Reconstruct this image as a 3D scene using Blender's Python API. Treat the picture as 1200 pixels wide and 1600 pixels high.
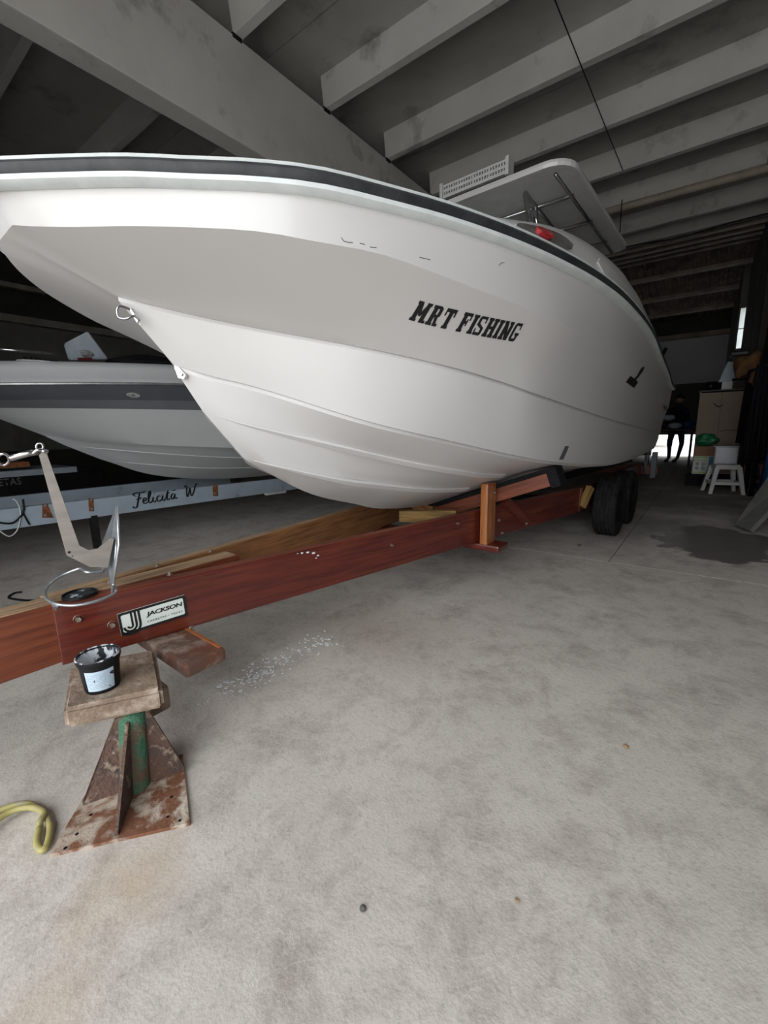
import bpy, bmesh, math, random
from mathutils import Vector, Matrix, Euler
random.seed(7)
PI = math.pi
V = Vector
sc = bpy.context.scene
for o in list(bpy.data.objects): bpy.data.objects.remove(o)
COL = sc.collection

# ------------------------------------------------------------ camera, world, light, exposure
AX = V((.80205, .59690, -.02054)); 
def _cam():
    f = 670.
    dR = V((1110-600, 660-800, f)).normalized(); dL = V((-310-600, 690-800, f)).normalized()
    X = -dL; X = (X - X.dot(dR)*dR).normalized(); Y = dR; Z = X.cross(Y)
    return X, Y, Z, f
CX, CY, CZ, FPX = _cam()
H = 1.05
EYE = V((0, 0, H))
def ray(px, py):
    d = V(((px-600)/FPX, (py-800)/FPX, 1.)); return V((CX.dot(d), CY.dot(d), CZ.dot(d)))
def onz(px, py, z): d = ray(px, py); return EYE + d*((z-H)/d.z)
def onx(px, py, x): d = ray(px, py); return EYE + d*(x/d.x)
def ony(px, py, y): d = ray(px, py); return EYE + d*(y/d.y)
camd = bpy.data.cameras.new('camera'); cam = bpy.data.objects.new('camera', camd); COL.objects.link(cam)
camd.sensor_fit = 'VERTICAL'; camd.sensor_height = 36; camd.lens = 36*FPX/1600; camd.clip_start = .02; camd.clip_end = 300
r = V((CX.x, CY.x, CZ.x)); dn = V((CX.y, CY.y, CZ.y)); fw = V((CX.z, CY.z, CZ.z))
R3 = Matrix((r, -dn, -fw)).transposed()
cam.matrix_world = Matrix.Translation(EYE) @ R3.to_4x4()
sc.camera = cam
w = bpy.data.worlds.new('world'); sc.world = w; w.use_nodes = True
bg = w.node_tree.nodes['Background']; bg.inputs[0].default_value = (.95, .975, 1.0, 1); bg.inputs[1].default_value = 4.6
vs = sc.view_settings; vs.view_transform = 'Standard'; vs.look = 'None'; vs.gamma = 1; vs.use_curve_mapping = False
vs.exposure = 0.0
# daylight enters by the open front of the shed: a portal guides the sampling, it gives off no light of its own
OPEN_X0, OPEN_X1, OPEN_Z, OPEN_Y = -2.3, 2.3, 3.3, -1.3
pl = bpy.data.lights.new('opening_portal', 'AREA'); pl.shape = 'RECTANGLE'; pl.size = OPEN_X1-OPEN_X0; pl.size_y = OPEN_Z
pl.cycles.is_portal = True
po = bpy.data.objects.new('opening_portal', pl); COL.objects.link(po)
po.location = ((OPEN_X0+OPEN_X1)/2, OPEN_Y, OPEN_Z/2); po.rotation_euler = (PI/2, 0, 0)

# ------------------------------------------------------------ materials
MATS = {}
def mat(name, c1, c2=None, scale=8, rough=.6, metal=0, bump=0, bscale=None, lo=.35, hi=.65, stretch=(1,1,1), coat=0, detail=6, c3=None, s3=3, lo3=.5, hi3=.62, world=False, emis=0, spec=.5, trans=0, ior=1.45, rvar=0, alpha=1):
    if name in MATS: return MATS[name]
    m = bpy.data.materials.new(name); m.use_nodes = True; nt = m.node_tree; N = nt.nodes; L = nt.links
    b = N['Principled BSDF']
    b.inputs['Roughness'].default_value = rough; b.inputs['Metallic'].default_value = metal
    b.inputs['Coat Weight'].default_value = coat; b.inputs['Coat Roughness'].default_value = .08
    b.inputs['Specular IOR Level'].default_value = spec
    b.inputs['Transmission Weight'].default_value = trans; b.inputs['IOR'].default_value = ior; b.inputs['Alpha'].default_value = alpha
    if world: tc = N.new('ShaderNodeNewGeometry'); src = tc.outputs['Position']
    else: tc = N.new('ShaderNodeTexCoord'); src = tc.outputs['Object']
    mp = N.new('ShaderNodeMapping'); mp.inputs['Scale'].default_value = stretch; L.new(src, mp.inputs[0])
    if c2 is None: c2 = tuple(x*.86 for x in c1)
    def layer(sc_, lo_, hi_, det):
        n = N.new('ShaderNodeTexNoise'); n.inputs['Scale'].default_value = sc_; n.inputs['Detail'].default_value = det; n.inputs['Roughness'].default_value = .62
        L.new(mp.outputs[0], n.inputs['Vector'])
        mr = N.new('ShaderNodeMapRange'); mr.inputs[1].default_value = lo_; mr.inputs[2].default_value = hi_; L.new(n.outputs[0], mr.inputs[0])
        return n, mr
    n1, m1 = layer(scale, lo, hi, detail)
    mx = N.new('ShaderNodeMix'); mx.data_type = 'RGBA'; mx.inputs[6].default_value = (*c1, 1); mx.inputs[7].default_value = (*c2, 1)
    L.new(m1.outputs[0], mx.inputs[0]); out = mx.outputs[2]
    if c3:
        n3, m3 = layer(s3, lo3, hi3, 8)
        mx3 = N.new('ShaderNodeMix'); mx3.data_type = 'RGBA'; L.new(out, mx3.inputs[6]); mx3.inputs[7].default_value = (*c3, 1); L.new(m3.outputs[0], mx3.inputs[0]); out = mx3.outputs[2]
    L.new(out, b.inputs['Base Color'])
    if emis: L.new(out, b.inputs['Emission Color']); b.inputs['Emission Strength'].default_value = emis
    if rvar:
        rr = N.new('ShaderNodeMapRange'); rr.inputs[3].default_value = rough-rvar; rr.inputs[4].default_value = rough+rvar; L.new(n1.outputs[0], rr.inputs[0]); L.new(rr.outputs[0], b.inputs['Roughness'])
    if bump:
        nb = N.new('ShaderNodeTexNoise'); nb.inputs['Scale'].default_value = bscale or scale*4; nb.inputs['Detail'].default_value = 8; L.new(mp.outputs[0], nb.inputs['Vector'])
        bp = N.new('ShaderNodeBump'); bp.inputs['Strength'].default_value = bump; bp.inputs['Distance'].default_value = .01; L.new(nb.outputs[0], bp.inputs['Height']); L.new(bp.outputs[0], b.inputs['Normal'])
    MATS[name] = m; return m

def concrete_floor():
    m = bpy.data.materials.new('floor_concrete'); m.use_nodes = True; nt = m.node_tree; N = nt.nodes; L = nt.links; b = N['Principled BSDF']
    g = N.new('ShaderNodeNewGeometry').outputs['Position']
    def noise(s, d=8, r=.6, dist=0, vec=None):
        n = N.new('ShaderNodeTexNoise'); n.inputs['Scale'].default_value = s; n.inputs['Detail'].default_value = d; n.inputs['Roughness'].default_value = r; n.inputs['Distortion'].default_value = dist
        L.new(vec or g, n.inputs['Vector']); return n.outputs[0]
    def rng(x, a, c, lo=0, hi=1):
        q = N.new('ShaderNodeMapRange'); q.inputs[1].default_value = a; q.inputs[2].default_value = c; q.inputs[3].default_value = lo; q.inputs[4].default_value = hi; L.new(x, q.inputs[0]); return q.outputs[0]
    def mixc(fac, a, c):
        q = N.new('ShaderNodeMix'); q.data_type = 'RGBA'
        L.new(fac, q.inputs[0])
        for s_, v_ in ((6, a), (7, c)):
            if isinstance(v_, tuple): q.inputs[s_].default_value = (*v_, 1)
            else: L.new(v_, q.inputs[s_])
        return q.outputs[2]
    def mul(a, c):
        q = N.new('ShaderNodeMath'); q.operation = 'MULTIPLY'; L.new(a, q.inputs[0])
        if isinstance(c, float): q.inputs[1].default_value = c
        else: L.new(c, q.inputs[1])
        return q.outputs[0]
    col = mixc(rng(noise(1.3, 12, .7), .3, .75), (.63, .582, .53), (.48, .443, .402))
    col = mixc(mul(rng(noise(4.0, 15, .8, .25), .47, .63), .75), col, (.31, .27, .24))          # brownish scuffs
    col = mixc(mul(rng(noise(7, 15, .82, .8), .52, .60), .55), col, (.62, .58, .53))              # pale trowel marks
    col = mixc(mul(rng(noise(60, 4, .7), .52, .70), .35), col, (.20, .185, .17))                  # fine grit
    col = mixc(mul(rng(noise(150, 2, .6), .62, .72), .5), col, (.58, .56, .53))
    # thin curved scratches
    wv = N.new('ShaderNodeTexVoronoi'); wv.feature = 'DISTANCE_TO_EDGE'; wv.inputs['Scale'].default_value = 5.5
    dv = N.new('ShaderNodeVectorMath'); dv.operation = 'ADD'; nn = N.new('ShaderNodeTexNoise'); nn.inputs['Scale'].default_value = 2.5; nn.inputs['Detail'].default_value = 5; L.new(g, nn.inputs['Vector']); L.new(g, dv.inputs[0]); L.new(nn.outputs['Color'], dv.inputs[1]); L.new(dv.outputs[0], wv.inputs['Vector'])
    col = mixc(mul(mul(rng(wv.outputs[0], 0, .012, 1, 0), rng(noise(2.2), .44, .56)), .6), col, (.60, .57, .53))
    def blob(cx, cy, rx, ry, edge=.35, ns=3.):
        mp = N.new('ShaderNodeMapping'); mp.vector_type = 'POINT'; mp.inputs['Location'].default_value = (-cx/rx, -cy/ry, 0); mp.inputs['Scale'].default_value = (1/rx, 1/ry, 0); L.new(g, mp.inputs[0])
        ln = N.new('ShaderNodeVectorMath'); ln.operation = 'LENGTH'; L.new(mp.outputs[0], ln.inputs[0])
        ad = N.new('ShaderNodeMath'); ad.operation = 'ADD'; L.new(ln.outputs['Value'], ad.inputs[0]); L.new(rng(noise(ns, 8, .65), 0, 1, -1.0, 1.0), ad.inputs[1])
        return rng(ad.outputs[0], 1-edge, 1+edge*.2, 1, 0)
    wet = blob(.16, 4.75, .42, .75, .1, 2.5)
    col = mixc(mul(wet, .8), col, (.075, .065, .06))
    col = mixc(mul(blob(-.5, 10.5, 3.2, 5.6, .45, .8), .75), col, (.13, .12, .11))                # light falloff towards the rear, painted darker into the floor
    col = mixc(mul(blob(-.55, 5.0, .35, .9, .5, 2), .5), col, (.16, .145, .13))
    col = mixc(mul(blob(-1.0, .30, .12, .14, .9, 9), .55), col, (.47, .36, .24))                    # rust bleed by the stand
    col = mixc(mul(blob(-.88, .10, .10, .09, .9, 6), .3), col, (.46, .33, .2))
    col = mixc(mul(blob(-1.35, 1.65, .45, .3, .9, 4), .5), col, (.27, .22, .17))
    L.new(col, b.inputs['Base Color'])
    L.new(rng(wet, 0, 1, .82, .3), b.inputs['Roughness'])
    bp = N.new('ShaderNodeBump'); bp.inputs['Strength'].default_value = .25; bp.inputs['Distance'].default_value = .006
    hh = N.new('ShaderNodeMath'); hh.operation = 'ADD'; L.new(noise(22, 10, .7, .5), hh.inputs[0]); L.new(noise(120, 5, .6), hh.inputs[1])
    L.new(hh.outputs[0], bp.inputs['Height']); L.new(bp.outputs[0], b.inputs['Normal'])
    return m
M_FLOOR = concrete_floor()
def wood(name, c1, c2, rough=.45, coat=0, c3=None, lo3=.55, hi3=.7):
    return mat(name, c1, c2, scale=9, stretch=(.35, 5, 5), rough=rough, bump=.25, bscale=18, lo=.38, hi=.62, coat=coat, c3=c3, s3=3.5, lo3=lo3, hi3=hi3)
M_MAHOG = wood('mahogany', (.125, .020, .012), (.070, .011, .008), .3, .4, (.17, .040, .016), .52, .75)
M_MAHOG2 = wood('mahogany_light', (.20, .055, .024), (.12, .030, .015), .45, .1)
M_BROWN = wood('brown_wood', (.36, .165, .065), (.20, .085, .032), .6)
M_PALE = wood('pale_raw_wood', (.40, .27, .16), (.22, .14, .08), .8)
M_WORN = mat('worn_painted_timber', (.14, .045, .025), (.10, .06, .045), scale=9, rough=.55, bump=.3, c3=(.25, .20, .16), s3=14, lo3=.5, hi3=.68)
M_YELLOW = wood('yellow_timber', (.33, .20, .065), (.15, .09, .03), .8)
M_ORANGE = wood('orange_varnished_wood', (.42, .15, .045), (.22, .075, .025), .35, .3)
M_OLD = mat('weathered_board', (.29, .215, .155), (.17, .12, .085), scale=7, rough=.9, bump=.6, bscale=45, c3=(.38, .31, .25), s3=18, lo3=.5, hi3=.68)
M_GEL = mat('white_gelcoat', (.62, .61, .60), (.595, .587, .577), scale=1.2, rough=.24, coat=.1)
M_GEL2 = mat('grey_white_gelcoat', (.66, .68, .69), (.62, .64, .65), scale=2, rough=.3)
M_BAND = mat('charcoal_gelcoat', (.105, .112, .125), (.09, .097, .11), scale=3, rough=.3)
M_BAND2 = mat('mid_grey_gelcoat', (.17, .18, .195), (.15, .16, .175), scale=3, rough=.3)
M_RUB = mat('black_rubber', (.018, .02, .022), (.04, .042, .045), scale=14, rough=.55)
M_RUBW = mat('white_vinyl_lip', (.72, .76, .76), (.60, .65, .65), scale=10, rough=.35)
M_ALU = mat('scuffed_aluminium', (.52, .53, .53), (.36, .36, .36), scale=12, rough=.38, metal=.7)
M_CHROME = mat('polished_steel', (.55, .55, .56), (.42, .42, .44), scale=20, rough=.2, metal=1)
M_STEEL = mat('brushed_steel', (.29, .26, .235), (.22, .20, .185), scale=8, rough=.45, metal=.35, stretch=(1, 1, 4))
M_GALV = mat('galvanised_steel', (.55, .58, .61), (.36, .39, .42), scale=22, rough=.36, metal=.8)
M_BOLT = mat('bolt_steel', (.45, .40, .34), (.22, .15, .10), scale=60, rough=.5, metal=.7)
M_RUST = mat('rusty_steel', (.20, .085, .040), (.075, .040, .028), scale=16, rough=.85, bump=.9, bscale=60, c3=(.33, .17, .09), s3=34, lo3=.5, hi3=.62)
M_RUSTPALE = mat('rust_with_worn_cream_paint', (.40, .33, .26), (.48, .42, .35), scale=9, rough=.85, bump=.5, bscale=50, c3=(.17, .072, .038), s3=12, lo3=.42, hi3=.52)
M_RUSTGREEN = mat('rust_with_green_paint', (.035, .11, .062), (.06, .15, .09), scale=9, rough=.7, bump=.6, bscale=70, c3=(.12, .07, .045), s3=15, lo3=.44, hi3=.56)
M_GUSSET = mat('mottled_rusty_gusset', (.12, .065, .045), (.065, .045, .04), scale=14, rough=.85, bump=.9, bscale=70, c3=(.26, .20, .15), s3=40, lo3=.54, hi3=.66)
M_BLACK = mat('black_plastic', (.006, .006, .007), (.010, .010, .011), rough=.4, spec=.25)
M_TYRE = mat('tyre_rubber', (.010, .010, .011), (.022, .021, .02), scale=20, rough=.8, spec=.15)
M_CARPET = mat('black_carpet', (.012, .012, .014), (.02, .02, .022), scale=90, rough=1, spec=.05, bump=.8, bscale=200)
M_PAINTMESS = mat('smeared_white_paint', (.70, .74, .78), (.60, .64, .68), scale=20, rough=.4, bump=.6, bscale=60, c3=(.02, .022, .028), s3=30, lo3=.48, hi3=.53, stretch=(1, 1, .6))
M_PAINTDARK = mat('smeared_black_paint', (.012, .014, .018), (.03, .035, .04), scale=20, rough=.3, bump=.5, bscale=60, c3=(.5, .55, .6), s3=22, lo3=.56, hi3=.60)
M_LABEL = mat('pale_blue_label', (.42, .54, .64), (.48, .58, .67), scale=8, rough=.5, c3=(.02, .02, .03), s3=28, lo3=.62, hi3=.64)
M_PLATE = mat('cream_plate', (.72, .78, .74), (.66, .72, .68), scale=10, rough=.35)
M_INK = mat('black_vinyl', (.008, .008, .009), (.012, .012, .013), rough=.5)
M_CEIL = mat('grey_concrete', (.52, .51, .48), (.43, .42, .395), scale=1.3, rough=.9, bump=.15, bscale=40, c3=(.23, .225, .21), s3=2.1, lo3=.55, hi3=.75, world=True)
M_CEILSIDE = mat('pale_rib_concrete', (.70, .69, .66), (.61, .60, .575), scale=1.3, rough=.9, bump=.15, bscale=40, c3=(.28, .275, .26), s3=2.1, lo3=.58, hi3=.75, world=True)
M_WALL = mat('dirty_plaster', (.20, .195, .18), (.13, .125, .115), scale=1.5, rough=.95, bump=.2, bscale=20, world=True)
M_DARKWALL = mat('dark_plaster', (.05, .047, .043), (.03, .028, .026), scale=1.5, rough=.95, world=True)  # near-black base colour, kept low to cut light bounced by the walls
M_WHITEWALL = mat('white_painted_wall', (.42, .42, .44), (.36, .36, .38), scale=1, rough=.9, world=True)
M_FIBRE = mat('old_fibre_cement', (.30, .25, .20), (.16, .13, .105), scale=2.5, rough=.95, world=True)
M_PURLIN = mat('dull_purlin_steel', (.34, .31, .27), (.22, .20, .17), scale=5, rough=.7)
M_BLUEGREY = mat('blue_grey_painted_steel', (.36, .43, .50), (.30, .36, .42), scale=5, rough=.55, c3=(.22, .20, .19), s3=5, lo3=.66, hi3=.72)
M_ORUST = mat('orange_rust', (.30, .10, .03), (.10, .04, .02), scale=30, rough=.9)
M_YHOSE = mat('dirty_yellow_hose', (.42, .37, .13), (.32, .28, .12), scale=14, rough=.5, c3=(.30, .28, .2), s3=30, lo3=.56, hi3=.62)
M_SPLAT = mat('dried_white_paint', (.74, .76, .78), (.62, .64, .66), scale=40, rough=.7)
M_TAN = mat('tan_laminate', (.23, .17, .125), (.19, .14, .10), scale=2, rough=.6)
M_WPLAS = mat('white_plastic', (.55, .55, .53), (.48, .48, .46), rough=.5)
M_GREEN = mat('green_plastic_bag', (.015, .20, .08), (.01, .13, .055), scale=8, rough=.35, bump=.8, bscale=20)
M_CARD = mat('brown_cardboard', (.30, .17, .10), (.24, .13, .08), rough=.9)
M_LIME = mat('lime_print', (.35, .55, .15), rough=.7)
M_CLEAR = mat('clear_plastic', (.75, .78, .85), (.7, .72, .8), rough=.25, trans=.75)
M_RED = mat('red_plastic', (.14, .006, .012), (.10, .006, .01), rough=.5)
M_REDLENS = mat('red_lens', (.55, .01, .02), (.4, .01, .02), rough=.08, coat=.8)
M_DCLOTH = mat('dark_cloth', (.012, .012, .015), (.02, .02, .024), scale=6, spec=.03, rough=.95, bump=.8, bscale=14)
M_NAVY = mat('navy_cloth', (.015, .028, .075), (.01, .018, .05), scale=6, rough=.9, bump=.8, bscale=14)
M_BLUE = mat('blue_cloth', (.014, .09, .2), (.01, .06, .16), scale=5, rough=.9, bump=.6, bscale=14)
M_LCLOTH = mat('pale_cloth', (.45, .50, .55), (.35, .40, .45), scale=6, rough=.9, bump=.6, bscale=14)
M_OCHRE = mat('ochre_cloth', (.17, .085, .03), (.11, .05, .02), scale=6, rough=.9, bump=.6, bscale=14)
M_GREY = mat('grey_board', (.13, .125, .12), (.08, .078, .075), scale=5, rough=.9, bump=.3)
M_SKIN = mat('skin', (.35, .2, .14), rough=.5)
M_GLASSLIT = mat('frosted_pane', (.75, .80, .78), (.65, .7, .68), scale=4, rough=.4, trans=.6)
M_GRASS = mat('pale_yard', (.80, .77, .72), (.74, .71, .67), scale=2, rough=.95, world=True)

# ------------------------------------------------------------ helpers
WM = {}
def put(name, bm, m, parent=None, M=None, smooth=False, **props):
    """link a bmesh as ONE object; without M its vertices are world coordinates and get an origin of their own"""
    if M is None:
        xs = [v.co for v in bm.verts]
        c = V([(min(v[i] for v in xs)+max(v[i] for v in xs))/2 for i in range(3)])
        if parent is None: c.z = min(v.z for v in xs)
        for v in bm.verts: v.co -= c
        M = Matrix.Translation(c)
    me = bpy.data.meshes.new(name)
    if smooth:
        for e in bm.edges:
            if len(e.link_faces) == 2 and e.calc_face_angle(0) > math.radians(42): e.smooth = False
    bm.normal_update(); bm.to_mesh(me); bm.free()
    for mm in (m if isinstance(m, (list, tuple)) else [m]): me.materials.append(mm)
    if smooth:
        for p in me.polygons: p.use_smooth = True
    o = bpy.data.objects.new(name, me); COL.objects.link(o)
    WM[o.name] = M.copy()
    if parent: o.parent = parent; o.matrix_basis = WM[parent.name].inverted() @ M
    else: o.matrix_basis = M
    for k, v in props.items(): o[k] = v
    return o
def thing(name, label, cat, loc, group=None):
    o = bpy.data.objects.new(name, None); COL.objects.link(o); o.location = loc; WM[o.name] = Matrix.Translation(V(loc))
    o.empty_display_size = .1; o['label'] = label; o['category'] = cat
    if group: o['group'] = group
    return o
def T(label, cat, group=None):
    d = dict(label=label, category=cat)
    if group: d['group'] = group
    return d
ST = dict(kind='structure')
def box(x0, x1, y0, y1, z0, z1, bev=0, bm=None):
    b = bm or bmesh.new()
    r_ = bmesh.ops.create_cube(b, size=1); vs_ = r_['verts']
    for v in vs_: v.co = V((x0+(v.co.x+.5)*(x1-x0), y0+(v.co.y+.5)*(y1-y0), z0+(v.co.z+.5)*(z1-z0)))
    if bev: bmesh.ops.bevel(b, geom=list({e for v in vs_ for e in v.link_edges}), offset=bev, segments=2, affect='EDGES', profile=.6)
    return b
def frame(p0, p1, up=V((0, 0, 1))):
    x = (p1-p0).normalized(); y = up.cross(x).normalized(); z = x.cross(y)
    return Matrix.Translation((p0+p1)/2) @ Matrix((x, y, z)).transposed().to_4x4()
def beam(name, p0, p1, wy, hz, m, parent=None, bev=.004, up=V((0, 0, 1)), **props):
    """box of width wy and height hz whose local X runs from p0 to p1 (centre line)"""
    p0, p1 = V(p0), V(p1); l = (p1-p0).length
    return put(name, box(-l/2, l/2, -wy/2, wy/2, -hz/2, hz/2, bev), m, parent, frame(p0, p1, up), **props)
def tube_bm(pts, rad, seg=10, bm=None, closed=False, cap=True):
    b = bm or bmesh.new(); pts = [V(p) for p in pts]; n = len(pts)
    rads = rad if isinstance(rad, (list, tuple)) else [rad]*n
    rings = []; prev = None
    for i, p in enumerate(pts):
        if closed: t = (pts[(i+1) % n]-pts[i-1])
        else: t = pts[min(i+1, n-1)]-pts[max(i-1, 0)]
        t.normalize()
        if prev is None: a = t.orthogonal().normalized()
        else:
            a = prev - t*prev.dot(t)
            a = a.normalized() if a.length > 1e-6 else t.orthogonal().normalized()
        prev = a; c = t.cross(a)
        rings.append([b.verts.new(p+(a*math.cos(2*PI*k/seg)+c*math.sin(2*PI*k/seg))*rads[i]) for k in range(seg)])
    m_ = n if closed else n-1
    for i in range(m_):
        A, B = rings[i], rings[(i+1) % n]
        for k in range(seg): b.faces.new((A[k], A[(k+1) % seg], B[(k+1) % seg], B[k]))
    if cap and not closed:
        b.faces.new(rings[0][::-1]); b.faces.new(rings[-1])
    return b
def spline(pts, n=8, closed=False):
    P_ = [V(p) for p in pts]; out = []; N_ = len(P_)
    for i in range(N_ if closed else N_-1):
        if closed: a, b_, c, d = P_[i-1], P_[i], P_[(i+1) % N_], P_[(i+2) % N_]
        else: a, b_, c, d = P_[max(i-1, 0)], P_[i], P_[i+1], P_[min(i+2, N_-1)]
        for k in range(n):
            t = k/n
            out.append(.5*((2*b_)+(c-a)*t+(2*a-5*b_+4*c-d)*t*t+(3*b_-a-3*c+d)*t**3))
    if not closed: out.append(P_[-1])
    return out
def tube(name, pts, rad, m, parent=None, seg=10, closed=False, **props):
    return put(name, tube_bm(pts, rad, seg, closed=closed), m, parent, smooth=True, **props)
def lathe_bm(prof, seg=32, M=None, bm=None):
    b = bm or bmesh.new(); rings = []
    for r_, z in prof:
        rings.append([b.verts.new(V((r_*math.cos(2*PI*k/seg), r_*math.sin(2*PI*k/seg), z))) for k in range(seg)] if r_ > 1e-6 else [b.verts.new(V((0, 0, z)))])
    for A, B in zip(rings, rings[1:]):
        for k in range(seg):
            k2 = (k+1) % seg
            if len(A) == 1 and len(B) == 1: continue
            if len(A) == 1: b.faces.new((A[0], B[k2], B[k]))
            elif len(B) == 1: b.faces.new((A[k], A[k2], B[0]))
            else: b.faces.new((A[k], A[k2], B[k2], B[k]))
    if M is not None:
        for r_ in rings:
            for v in r_: v.co = M @ v.co
    bmesh.ops.recalc_face_normals(b, faces=b.faces)
    return b
def prism_bm(poly, d, M=None, bm=None, bev=0):
    """polygon (x,y) extruded by d along z, centred"""
    b = bm or bmesh.new()
    lo = [b.verts.new(V((p[0], p[1], -d/2))) for p in poly]; hi = [b.verts.new(V((p[0], p[1], d/2))) for p in poly]
    n = len(poly); new = []
    new.append(b.faces.new(lo[::-1])); new.append(b.faces.new(hi))
    for i in range(n): new.append(b.faces.new((lo[i], lo[(i+1) % n], hi[(i+1) % n], hi[i])))
    bmesh.ops.recalc_face_normals(b, faces=new)
    if bev: bmesh.ops.bevel(b, geom=list({e for f in new for e in f.edges}), offset=bev, segments=1, affect='EDGES')
    if M is not None:
        for v in b.verts: v.co = M @ v.co
    return b
def slab3(pts, thick, n=None):
    """world-space polygon given thickness along its normal"""
    pts = [V(p) for p in pts]; n = n or (pts[1]-pts[0]).cross(pts[2]-pts[0]).normalized(); b = bmesh.new()
    A = [b.verts.new(p-n*thick/2) for p in pts]; B = [b.verts.new(p+n*thick/2) for p in pts]; k = len(pts)
    b.faces.new(A[::-1]); b.faces.new(B)
    for i in range(k): b.faces.new((A[i], A[(i+1) % k], B[(i+1) % k], B[i]))
    bmesh.ops.recalc_face_normals(b, faces=b.faces)
    return b
def blob_bm(c, r3, seed=0, amp=.25, sub=3):
    b = bmesh.new(); bmesh.ops.create_icosphere(b, subdivisions=sub, radius=1); rnd = random.Random(seed)
    ph = [(V((rnd.uniform(-3, 3), rnd.uniform(-3, 3), rnd.uniform(-3, 3))), rnd.uniform(0, 6)) for _ in range(7)]
    for v in b.verts:
        k = 1+amp*sum(math.sin(v.co.dot(a)*1.6+f) for a, f in ph)/4
        v.co = V(c)+V((v.co.x*r3[0]*k, v.co.y*r3[1]*k, v.co.z*r3[2]*k))
    return b
def text_bm(s, size=1, shear=0, bold=0, ext=.0, space=1):
    cu = bpy.data.curves.new('t', 'FONT'); cu.body = s; cu.size = size; cu.shear = shear; cu.offset = bold; cu.extrude = ext; cu.space_character = space; cu.resolution_u = 3
    o = bpy.data.objects.new('t', cu); COL.objects.link(o); dg = bpy.context.evaluated_depsgraph_get(); dg.update()
    me = bpy.data.meshes.new_from_object(o.evaluated_get(dg)); b = bmesh.new(); b.from_mesh(me)
    bpy.data.objects.remove(o); bpy.data.curves.remove(cu); bpy.data.meshes.remove(me)
    return b
def fit(b, w_, h_):
    xs = [v.co.x for v in b.verts]; ys = [v.co.y for v in b.verts]; x0, x1, y0, y1 = min(xs), max(xs), min(ys), max(ys)
    for v in b.verts: v.co.x = (v.co.x-x0)/(x1-x0)*w_; v.co.y = (v.co.y-y0)/(y1-y0)*h_
    return b
def ribbon(pts, wd, bm=None, n=6):
    """a flat pen stroke in the xy plane, wd = (thin, thick) pen"""
    b = bm or bmesh.new(); P_ = spline([V((p[0], p[1], 0)) for p in pts], n); prev = None
    for i, p in enumerate(P_):
        t = (P_[min(i+1, len(P_)-1)]-P_[max(i-1, 0)]).normalized(); nrm = V((-t.y, t.x, 0))
        q = abs(t.dot(V((.35, .93, 0)))); hw = (wd[0]+(wd[1]-wd[0])*q)/2
        e = min(i, len(P_)-1-i)/3; hw *= min(1, .45+.55*e)
        cur = (b.verts.new(p+nrm*hw), b.verts.new(p-nrm*hw))
        if prev: b.faces.new((prev[0], prev[1], cur[1], cur[0]))
        prev = cur
    return b
def mirror_pts(pts): return [(a, -b_, c) for a, b_, c in pts]

# ------------------------------------------------------------ boat frame: s runs aft, w to the near (port) side
TH = math.radians(2.0); O = V((-1.70, .5, 0)); A_ = V((math.sin(TH), math.cos(TH), 0)); P_ = V((math.cos(TH), -math.sin(TH), 0))
def B(s, w_, z): return O+A_*s+P_*w_+V((0, 0, z))
def loc(p): q = p-O; return (q.dot(A_), q.dot(P_), q.z)
def onw(px, py, w_):
    d = ray(px, py); k = (w_-(EYE-O).dot(P_))/d.dot(P_); return EYE+d*k
MB = Matrix.Translation(O) @ Matrix(((A_.x, P_.x, 0), (A_.y, P_.y, 0), (0, 0, 1))).to_4x4()

# ------------------------------------------------------------ the shed: floor, ceiling, walls
FX0, FX1, FY0, FY1 = -10, 4.5, -1.6, 17.0
put('floor', box(FX0, FX1, FY0, FY1, -.2, -.02), M_DARKWALL, **ST)
fl = bpy.data.objects['floor']
xs_ = [FX0, -5.2, -2.13+.0, -.62, FX1]; g_ = .003
for (a, b_, c, d) in ((FX0, -2.6, FY0, 3.55), (-2.6, FX1, FY0, 3.6), (FX0, -5.2, 3.55, 8), (-5.2, -2.6, 3.55, 8), (-2.6, -.53, 3.6, 8), (-.53, FX1, 3.6, 8), (FX0, -2.6, 8, 12.5), (-2.6, -.53, 8, 12.5), (-.53, FX1, 8, 12.5), (FX0, -2.6, 12.5, FY1), (-2.6, FX1, 12.5, FY1)):
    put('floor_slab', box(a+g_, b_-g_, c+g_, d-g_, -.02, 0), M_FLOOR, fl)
put('ground', box(-30, 30, -30, FY1*0-1.6, -.25, -.03), M_GRASS, **ST)
put('ground', box(-12, 12, 17.25, 40, -.25, -.02), M_GRASS, **ST)

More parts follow.
